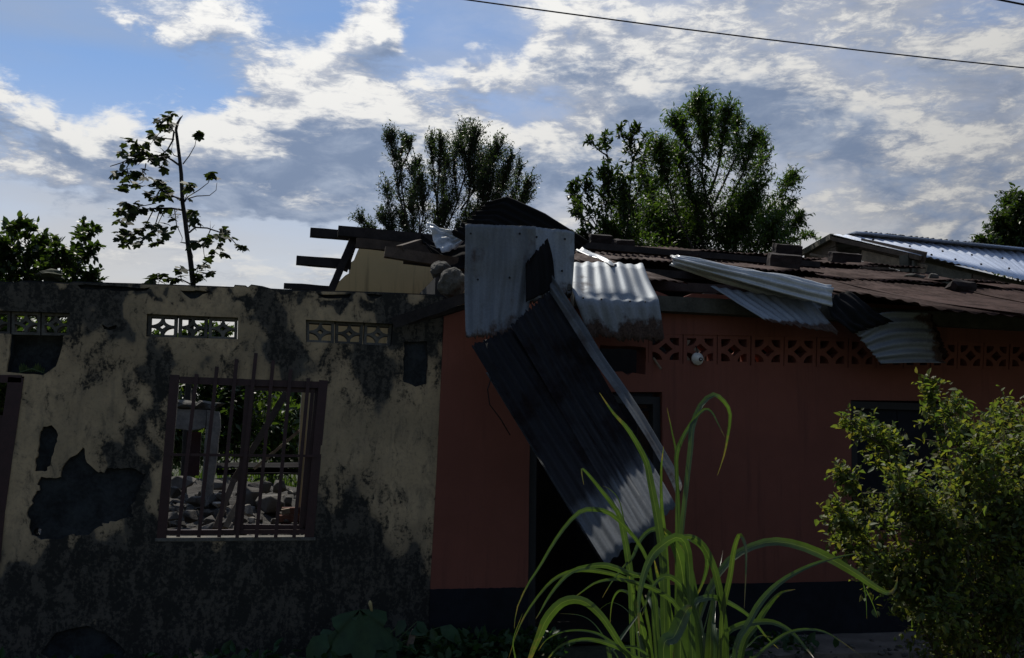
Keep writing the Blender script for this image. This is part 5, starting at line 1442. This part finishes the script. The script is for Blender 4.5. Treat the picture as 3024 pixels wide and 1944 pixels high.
# --- greenery in the yard behind the ruin, seen through its openings
GY = 'bushes in the yard behind the ruin'
crown_tree('yard_bush', 'dark evergreen bush filling the middle of the barred window', 'bush', (690, 1400), 8.0, [([(690, 1400), (650, 1300), (660, 1160)], 60, 110), ([(690, 1400), (700, 1280), (700, 1120)], 60, 100), ([(690, 1400), (560, 1320), (520, 1160)], 60, 100), ([(690, 1400), (640, 1260), (600, 1080)], 40, 90)], M['leaf_tree'], M['bark_dark'], LF, 81, GY, per_twig=9, leaf_sz=(.10, .17), depth=.8, trunk_r=.06)
crown_tree('yard_bush', 'light green bush behind the slanting plank in the window', 'bush', (800, 1400), 10.0, [([(800, 1400), (780, 1290), (770, 1150)], 70, 110), ([(800, 1400), (850, 1270), (860, 1120)], 70, 110), ([(800, 1400), (800, 1330), (810, 1250)], 60, 110), ([(800, 1400), (900, 1300), (930, 1180)], 50, 100)], M['leaf_far'], M['bark'], LF, 82, GY, per_twig=9, leaf_sz=(.12, .2), depth=.8, trunk_r=.06)
crown_tree('yard_bush', 'low green bush at the left of the window under the lintel stub', 'bush', (500, 1400), 6.8, [([(500, 1400), (500, 1330), (510, 1270)], 50, 80), ([(500, 1400), (450, 1330), (440, 1250)], 50, 80), ([(500, 1400), (540, 1340), (560, 1290)], 40, 70)], M['leaf_far'], M['bark'], LF, 83, GY, per_twig=9, leaf_sz=(.09, .15), depth=.6, trunk_r=.05)
crown_tree('yard_bush', 'leafy bush showing through the vents and doorway at the far left', 'bush', (60, 1300), 5.2, [([(60, 1300), (30, 1100), (40, 960)], 50, 110), ([(60, 1300), (130, 1100), (150, 970)], 50, 100), ([(60, 1300), (-60, 1150), (-80, 1000)], 50, 120), ([(60, 1300), (0, 1220), (-30, 1180)], 40, 100)], M['leaf_far'], M['bark'], LF, 84, GY, per_twig=9, leaf_sz=(.09, .15), depth=.6, trunk_r=.05)
crown_tree('yard_bush', 'small bush showing in the lower half of the middle vent blocks', 'bush', (570, 1150), 7.5, [([(570, 1150), (600, 1040), (660, 985)], 30, 56), ([(570, 1150), (560, 1040), (540, 1000)], 24, 46), ([(570, 1150), (620, 1030), (610, 975)], 24, 46), ([(570, 1150), (480, 1050), (450, 1000)], 20, 46)], M['leaf_far'], M['bark'], LF, 85, GY, per_twig=9, leaf_sz=(.08, .13), depth=.5, trunk_r=.04, twig=(.5, 1.0))
# grass growing wild in the yard
lv = Leaves(); rnd = random.Random(90)
for k in range(7000):
    x, y = rnd.uniform(-7, 6), rnd.uniform(7.2, 13)
    z = GZ+max(0, min(2.2, (y-7)*.12))
    lv.add(Vector((x, y, z)), Vector((rnd.gauss(0, .35), rnd.gauss(0, .35), 1)), Vector((rnd.gauss(0, 1), rnd.gauss(0, 1), .1)), rnd.uniform(.35, .8))
tag(lv.build('grass', M['leaf_far'], leaf_template(1, .06, .25, .1)), kind='stuff')

# --- shrub in the right foreground
def scatter_shrub():
    rnd = random.Random(101)
    Y = -2.3
    base = P(2900, 1960, Y); base.z = 0
    root = empty('shrub', base, 'leafy yellow green shrub in front of the dark window at the right', 'shrub')
    stems = [([(2900, 1960), (2760, 1600), (2620, 1330), (2500, 1245)], 46, 60), ([(2890, 1960), (2700, 1500), (2640, 1330), (2560, 1270)], 46, 80), ([(2900, 1960), (2800, 1500), (2760, 1250), (2750, 1125)], 40, 56), ([(2800, 1400), (2790, 1250), (2825, 1170)], 16, 46), ([(2920, 1960), (2900, 1560), (2930, 1300), (2980, 1215)], 66, 100),
        ([(2920, 1960), (2960, 1500), (3040, 1250)], 60, 110), ([(2900, 1960), (2660, 1620), (2520, 1450), (2480, 1400)], 36, 56), ([(2890, 1960), (2650, 1700), (2520, 1560), (2470, 1520)], 44, 60), ([(2890, 1960), (2660, 1720), (2540, 1640), (2490, 1580)], 60, 76), ([(2900, 1960), (2740, 1560), (2660, 1440)], 80, 110),
        ([(2900, 1960), (2800, 1640), (2750, 1500)], 90, 120), ([(2910, 1960), (2860, 1600), (2840, 1430)], 90, 120), ([(2910, 1960), (2940, 1640), (2960, 1480)], 90, 120), ([(2890, 1960), (2720, 1760), (2600, 1690)], 80, 100), ([(2900, 1960), (2800, 1780), (2720, 1680)], 90, 110), ([(2910, 1960), (2890, 1760), (2860, 1640)], 90, 120),
        ([(2920, 1960), (3000, 1740), (3040, 1600)], 90, 130), ([(2890, 1960), (2760, 1850), (2680, 1800)], 46, 70), ([(2900, 1960), (2820, 1850), (2780, 1800)], 60, 90), ([(2920, 1960), (2960, 1840), (2990, 1760)], 70, 110), ([(2910, 1960), (2870, 1900), (2850, 1860)], 46, 90), ([(2850, 1500), (2830, 1330), (2850, 1260)], 40, 80), ([(2900, 1960), (3060, 1850), (3100, 1700)], 60, 120), ([(2940, 1960), (3010, 1560), (3030, 1330)], 80, 120), ([(2940, 1960), (3040, 1700), (3070, 1480)], 90, 130), ([(2930, 1960), (2990, 1800), (3010, 1680)], 90, 130), ([(2920, 1960), (2900, 1500), (2890, 1330)], 60, 110)]
    tops = MB(); mats = []
    for pl_, ntw, spread in stems:
        dd = rnd.uniform(-.55, .55)
        pts = [P(x, y, Y+dd*i/(len(pl_)-1)) for i, (x, y) in enumerate(pl_)]
        pts[0] = Vector((base.x+rnd.uniform(-.12, .12), base.y+rnd.uniform(-.1, .1), 0))
        fine = []
        for a, c in zip(pts, pts[1:]): fine += bend(a, c, rnd, .06, 4)[:-1]
        fine.append(pts[-1])
        tops.tube(fine, [.011*(1-.85*i/(len(fine)-1)) for i in range(len(fine))], 5)
        sp = spread*pxsize(pl_[-1][0], Y)
        for k in range(int(ntw*2.0)):
            t = .28+.72*rnd.random()**.8
            i = min(int(t*(len(fine)-1)), len(fine)-2)
            p = fine[i].lerp(fine[i+1], t*(len(fine)-1)-i)
            d_ = (rv(rnd)+(fine[i+1]-fine[i]).normalized()*.6+Vector((0, 0, .35))).normalized()
            L = sp*rnd.uniform(.6, 1.7)*(1.1-.45*t)
            tw = bend(p, p+d_*L, rnd, .16, 3, .04)
            tops.tube(tw, [.0025, .002, .0016, .0008], 3, cap=False)
            for q in range(9):
                f = .12+.88*(q+rnd.random())/9
                j = min(int(f*3), 2); pp = tw[j].lerp(tw[j+1], f*3-j)+rv(rnd, .006)
                ld = (d_*.5+rv(rnd, .8)+Vector((0, 0, -.15))).normalized()
                mats.append(leaf_matrix(pp, ld, Vector((rnd.uniform(-.8, .8), rnd.uniform(-.8, .8), 1)), rnd.choice((rnd.uniform(.018, .036), rnd.uniform(.034, .058)))))
    tops.build('branches', M['twig'], root, True)
    mats.sort(key=lambda m_: (Vector(m_.translation)-CAM).length)
    lm = leaf_mesh('leaf', M['leaf_shrub'], LR)
    for m_ in mats[:300]: place('leaf', lm, m_, root)
    lv = Leaves(); lv.m = mats[300:]
    o = lv.build('foliage', M['leaf_shrub'], LR, root); o['kind'] = 'stuff'
scatter_shrub()

# --- clump of tall cane grass in the foreground, every blade a part
GYY = -4.15
rnd = random.Random(111)
cb = P(2045, 2540, GYY); cb.z = 0
clump = empty('cane_grass', cb, 'tall clump of broad bladed green grass in front of the doorway', 'grass clump')
def z8(zx, zy): return (1450+zx/1.8248, 1100+zy/1.8248)
def smooth_pts(pts, n):
    k = len(pts)-1; out = []
    for s_ in range(n+1):
        t = s_/n*k; i = min(int(t), k-1); f = t-i
        p0, p1, p2, p3 = pts[max(i-1, 0)], pts[i], pts[i+1], pts[min(i+2, k)]
        out.append(.5*((2*p1)+(p2-p0)*f+(2*p0-5*p1+4*p2-p3)*f*f+(3*p1-p0-3*p2+p3)*f**3))
    return out
def blade(pix, wz, dep=None, tip=True, butt=False, peak=.35, twist=None):
    Y = GYY+(rnd.uniform(-.35, .35) if dep is None else dep)
    reach = rnd.uniform(-.25, .25)
    pts = [P(*z8(x, y), Y+reach*(i/(len(pix)-1))**1.5) for i, (x, y) in enumerate(pix)]
    if pix[0][1] >= 1430:                                          # rooted below the frame
        g_ = Vector((cb.x+(pts[0].x-cb.x)*.35, Y, GZ))
        pts = [g_, g_.lerp(pts[0], .5)+Vector(((pts[0].x-cb.x)*.08, 0, 0))]+pts
    n = 26
    c = smooth_pts(pts, n)
    w0 = .92*wz/1.8248*pxsize(1512+(pix[0][0]-1000)*.2, Y)/2
    tw = rnd.uniform(-.5, .5) if twist is None else twist
    V, A_, F, AL = [], [], [], []
    for i, p in enumerate(c):
        t = i/n
        tg = (c[min(i+1, n)]-c[max(i-1, 0)]).normalized()
        view = (p-CAM).normalized()
        s_ = tg.cross(view)
        s_ = s_.normalized() if s_.length > 1e-4 else Vector((1, 0, 0))
        nn = s_.cross(tg).normalized()
        a = tw*(.3+t)+.35*math.sin(t*3+tw*5)
        side = (s_*math.cos(a)+nn*math.sin(a)).normalized(); up = side.cross(tg).normalized()
        if up.z < 0: up = -up
        if butt: wd = w0*(1-.25*t)
        else: wd = w0*min(1, (t/peak*.5+.5) if t < peak else 1)*(max(0.02, 1-((t-peak)/(1-peak)))**.75 if t > peak else 1)
        for k, u in enumerate((-1, -.5, 0, .5, 1)):
            V.append(tuple(p+side*wd*u+up*wd*.28*abs(u))); A_.append(u); AL.append(t)
    for i in range(n):
        for k in range(4):
            a = i*5+k; F.append((a, a+1, a+6, a+5))
    me = bpy.data.meshes.new('leaf')
    me.from_pydata(V, [], F); me.materials.append(M['leaf_blade'])
    at_ = me.attributes.new('across', 'FLOAT', 'POINT'); at_.data.foreach_set('value', np.array(A_, dtype=np.float32))
    al_ = me.attributes.new('along', 'FLOAT', 'POINT'); al_.data.foreach_set('value', np.array(AL, dtype=np.float32))
    me.polygons.foreach_set('use_smooth', [True]*len(F))
    return link('leaf', me, clump)
BL = [
    ([(1010, 1540), (1020, 1000), (1045, 700), (1078, 400), (1085, 300), (1130, 180), (1200, 120), (1260, 160), (1290, 230), (1275, 350), (1255, 450), (1220, 555)], 40, 0.0, .45, .15),
    ([(1020, 1440), (1012, 800), (1000, 560), (1000, 440), (1030, 360), (1090, 260), (1150, 200), (1190, 215), (1225, 280), (1260, 350)], 27, .1, .5, None),
    ([(1000, 1440), (1002, 900), (1000, 480), (975, 320), (948, 190)], 24, .15, .4, None),
    ([(940, 1540), (930, 1100), (905, 850), (860, 600), (830, 470), (740, 310), (660, 220), (585, 110)], 54, -.05, .42, .1),
    ([(965, 1440), (942, 950), (920, 720), (918, 520), (930, 400)], 34, .08, .35, None),
    ([(770, 1540), (750, 1100), (700, 800), (660, 720), (590, 630), (520, 545), (488, 522), (500, 605)], 36, .0, .35, None),
    ([(790, 1440), (765, 1100), (720, 820), (690, 690), (640, 630), (600, 612)], 14, .1, .3, None),
    ([(880, 1440), (862, 1080), (800, 930), (720, 830), (640, 760), (560, 738), (480, 750), (400, 830), (330, 930), (260, 1050), (200, 1140), (140, 1270), (125, 1380)], 28, -.1, .5, .5),
    ([(900, 1440), (870, 1130), (760, 1090), (640, 1045), (560, 1042), (450, 1065), (380, 1120), (310, 1210), (265, 1290), (240, 1330)], 36, -.2, .45, .6),
    ([(860, 1440), (800, 1180), (720, 1110), (600, 1075), (480, 1065), (380, 1090), (300, 1150), (200, 1280), (140, 1400), (95, 1540)], 26, .1, .5, .6),
    ([(1080, 1440), (1000, 1265), (960, 1220), (860, 1160), (740, 1125), (650, 1115), (560, 1135), (480, 1190), (400, 1250)], 30, -.3, .4, .4),
    ([(760, 1600), (700, 1480), (620, 1350), (570, 1290), (510, 1240), (440, 1225), (370, 1250), (300, 1330), (260, 1420), (210, 1540), (190, 1640)], 58, -.3, .75, .3),
    ([(1075, 1440), (1060, 1200), (1030, 1000), (960, 880), (900, 845), (850, 855), (800, 910), (760, 1000), (720, 1040), (650, 1130), (600, 1215)], 34, .05, .4, .5),
    ([(1270, 1540), (1230, 1180), (1180, 1000), (1120, 910), (1050, 885), (960, 920), (880, 1000), (830, 1070), (800, 1110)], 46, -.1, .3, .3),
    ([(1080, 1440), (1065, 1000), (1010, 890), (900, 950), (850, 1020), (815, 1120), (795, 1250), (800, 1420)], 58, -.35, .55, .1),
    ([(1075, 1440), (1055, 960), (1060, 895), (1130, 930), (1165, 1000), (1155, 1090), (1120, 1180), (1085, 1240)], 36, .12, .55, .4),
    ([(1020, 1540), (1040, 1200), (1015, 1000), (960, 880), (935, 845)], 96, -.12, .45, .0),
    ([(1100, 1540), (1085, 1200), (1045, 980), (1000, 930)], 84, -.05, .45, .1),
    ([(930, 1540), (990, 1420), (1050, 1290), (1082, 1262)], 92, -.5, .7, .0),
    ([(1215, 1540), (1200, 1350), (1212, 1230)], 40, .0, .4, None),
    ([(1240, 1540), (1250, 1300), (1290, 1100), (1310, 960), (1340, 875), (1370, 930), (1375, 1050), (1365, 1270)], 38, -.1, .4, None),
    ([(1110, 1440), (1130, 1300), (1200, 1130), (1300, 1000), (1420, 935), (1540, 912), (1680, 940), (1820, 1000), (1960, 1080), (2060, 1150), (2140, 1190), (2180, 1160), (2190, 1100)], 58, .0, .62, .3),
    ([(1310, 1540), (1390, 1350), (1460, 1230), (1560, 1130), (1700, 1050), (1850, 1000), (2000, 970)], 42, -.2, .45, .35),
    ([(1350, 1510), (1430, 1360), (1500, 1250), (1560, 1190), (1640, 1170)], 44, .1, .4, None),
    ([(1080, 1440), (1095, 1260), (1140, 1220), (1210, 1215), (1300, 1250), (1400, 1320), (1480, 1420), (1550, 1490)], 40, -.15, .45, .5),
    ([(1230, 1540), (1270, 1410), (1340, 1365), (1440, 1345), (1530, 1350), (1620, 1400), (1700, 1490), (1740, 1540)], 40, .0, .5, .5),
    ([(1390, 1590), (1420, 1540), (1500, 1470), (1600, 1405), (1700, 1385), (1800, 1400), (1900, 1460), (2010, 1540)], 22, -.1, .5, .5),
    ([(880, 1640), (760, 1530), (680, 1480), (570, 1445), (480, 1440), (380, 1470), (310, 1540), (280, 1600)], 30, -.3, .4, .5),
    ([(860, 1560), (680, 1470), (580, 1410), (480, 1390), (380, 1400), (300, 1440), (255, 1500)], 18, -.2, .4, .5),
    ([(820, 1440), (760, 1220), (720, 1180), (680, 1185), (650, 1250), (640, 1380)], 22, .1, .45, None),
    ([(640, 1540), (660, 1490), (730, 1390), (790, 1310), (820, 1260)], 28, -.2, .4, None),
    ([(1130, 1440), (1050, 1190), (980, 1110), (920, 1105), (860, 1170), (830, 1260), (815, 1310)], 32, -.25, .5, .4),
    ([(1010, 1540), (960, 1440), (900, 1300), (860, 1230), (830, 1200)], 74, .2, .5, .1), ([(1010, 1500), (980, 1400), (950, 1250), (900, 1100), (880, 1010)], 50, .25, .4, .2),
    ([(1180, 1540), (1185, 1380), (1200, 1220), (1180, 1100)], 70, .05, .3, .0), ([(1130, 1540), (1120, 1350), (1095, 1240)], 84, .1, .4, .1), ([(860, 1600), (830, 1450), (780, 1250), (745, 1100)], 62, .05, .4, .15),
    ([(700, 1600), (640, 1480), (560, 1360), (480, 1310), (370, 1300)], 12, .1, .3, None), ([(830, 1620), (780, 1400), (740, 1290), (650, 1240), (570, 1290)], 9, .2, .3, None),
    ([(1250, 1600), (1390, 1470), (1450, 1420), (1520, 1430)], 14, .2, .4, None), ([(1100, 1600), (1170, 1300), (1230, 1060), (1250, 960)], 9, .3, .3, None), ([(140, 1650), (130, 1540), (120, 1440), (170, 1300)], 14, .0, .4, None),
]
for pix, wz, dep, pk, tw in BL: blade(pix, wz, dep, peak=pk, twist=tw)
for pix, wz in (([(2000, 1110), (2020, 1220), (2025, 1330)], 7), ([(2010, 1150), (2050, 1230), (2085, 1320)], 7)): blade(pix, wz, .05, peak=.3)
dryb = leaf_mesh('dry_blade', M['dead'], leaf_template(1, .07, .5, .2))
for k in range(26):
    a = rnd.uniform(0, 6.28)
    place('dry_blade', dryb, leaf_matrix(Vector((cb.x+.2*math.cos(a), cb.y+.2*math.sin(a), rnd.uniform(.05, .75))), Vector((math.cos(a), math.sin(a), rnd.uniform(-.3, .9))), Vector((0, 0, 1)), rnd.uniform(.3, .65)), clump)
for k, (x, r_) in enumerate(((1010, .022), (1075, .020), (960, .020), (1220, .017), (800, .016), (1140, .018))):
    a = Vector((cb.x+(k-2.5)*.03, cb.y+rnd.uniform(-.1, .1), 0)); c = P(*z8(x, 1380+20*(k % 3)), GYY+rnd.uniform(0, .2))
    b = MB(); b.tube(bend(a, c, rnd, .03, 6), [r_*(1-.4*i/6) for i in range(7)], 8); b.build('stalk', M['stalk'], clump, True)

# --- broad leaved weed at the foot of the ruin and low growth along the walls
bw = empty('broad_leaved_weed', P(1050, 1925, -.35), 'broad leaved weed at the foot of the mouldy cream wall', 'plant'); bw.location.z = 0
hand = leaf_mesh('leaf', M['leaf_broad'], lobed_template(1.0, 5, .45)); oval = leaf_mesh('leaf', M['leaf_broad'], leaf_template(1, .62, .35, .12))
stem = Vector((P(1050, 1925, -.35).x, -.35, 0))
for (x, y, sz, dx_, dz_, kind) in ((1062, 1800, .46, .1, -.9, 0), (1000, 1872, .28, -.6, -.8, 0), (1105, 1870, .30, .6, -.8, 0), (1003, 1850, .26, -.1, -1, 1), (965, 1872, .26, -.6, -.8, 1), (975, 1900, .24, -.9, -.6, 1), (1045, 1908, .30, -.2, -.9, 1), (1080, 1896, .26, .3, -.9, 1), (1020, 1926, .22, -.4, -.4, 1),
        (1195, 1830, .13, -.5, -.7, 1), (1232, 1835, .12, .5, -.6, 1), (1165, 1885, .14, -.2, -.9, 1), (1300, 1852, .20, .6, -.3, 1), (1292, 1876, .18, -.1, -1, 1), (1265, 1862, .15, -.9, .1, 1)):
    p = P(x, y, -.38)
    b = MB(); b.tube(bend(stem, p, rnd, .1, 4), [.006, .005, .005, .004, .003], 5); b.build('stalk', M['stalk'], bw, True)
    place('leaf', hand if kind == 0 else oval, leaf_matrix(p, Vector((dx_, -.45, dz_)), Vector((0, -1, .7)), sz), bw)
place('dry_leaf', leaf_mesh('dry_leaf', M['dead'], leaf_template(1, .38, .25, .3)), leaf_matrix(P(1218, 1857, -.40), Vector((-.15, -.1, -1)), Vector((.5, -1, 0)), .17), bw)
b = MB(); b.tube([P(1098, 1812, -.35), P(1096, 1795, -.36), P(1093, 1782, -.37), P(1092, 1774, -.37)], [.010, .011, .015, .006], 9); b.build('flower_bud', M['bud'], bw, True)
# fern in the broken hollow
fr = empty('fern', P(95, 1102, .06), 'small green fern growing in the dark hollow beside the doorway', 'fern')
lf_ = leaf_mesh('frond', M['leaf_far'], leaf_template(1, .28, .1, .1))
for side in range(12):
    x = 62+side*6
    place('frond', lf_, leaf_matrix(P(x, 1100, .05), Vector((.25*(side-6)/6, -.3, 1)), Vector((.2, -1, 0)), .055+.02*math.sin(side)), fr)
b = MB(); b.tube([P(55, 1101, .05), P(95, 1090, .04), P(133, 1103, .05)], [.005, .006, .004], 5); b.build('stalk', M['stalk'], fr)
# low weeds along the foot of the walls
lv = Leaves(); rnd = random.Random(131)
for k in range(1500):
    u = rnd.random()
    x = rnd.uniform(P(1180, 1900, 0).x, P(1620, 1900, 0).x) if u < .55 else (rnd.uniform(-3, XS) if u < .8 else rnd.uniform(XS+2.0, XS+3.0))
    y = -.12-abs(rnd.gauss(0, .28))
    h_ = rnd.uniform(.0, .16)*(1.1 if u < .55 else .6)
    lv.add(Vector((x, y, GZ+h_)), Vector((rnd.gauss(0, .7), rnd.gauss(0, .7), rnd.uniform(-.2, 1))), Vector((rnd.gauss(0, .5), rnd.gauss(0, .5), 1)), rnd.uniform(.05, .11))
tag(lv.build('weeds', M['leaf_broad'], LR), kind='stuff')
lv = Leaves()
for k in range(9000):
    x, y = rnd.uniform(-5, 7), rnd.uniform(-6.4, -1.2)
    lv.add(Vector((x, y, GZ-.02)), Vector((rnd.gauss(0, .5), rnd.gauss(0, .5), 1)), Vector((rnd.gauss(0, 1), rnd.gauss(0, 1), .2)), rnd.uniform(.06, .20))
tag(lv.build('grass', M['leaf_far'], leaf_template(1, .10, .3, .1)), kind='stuff')
# moss and a few leaves on top of the mouldy wall at the far left
lump('moss_clump', 'brown mossy clump on top of the cream wall at the far left', 'moss', P(150, 812, .10), (.10, .07, .035), M['soil'], seed=12.0, rough=.7)
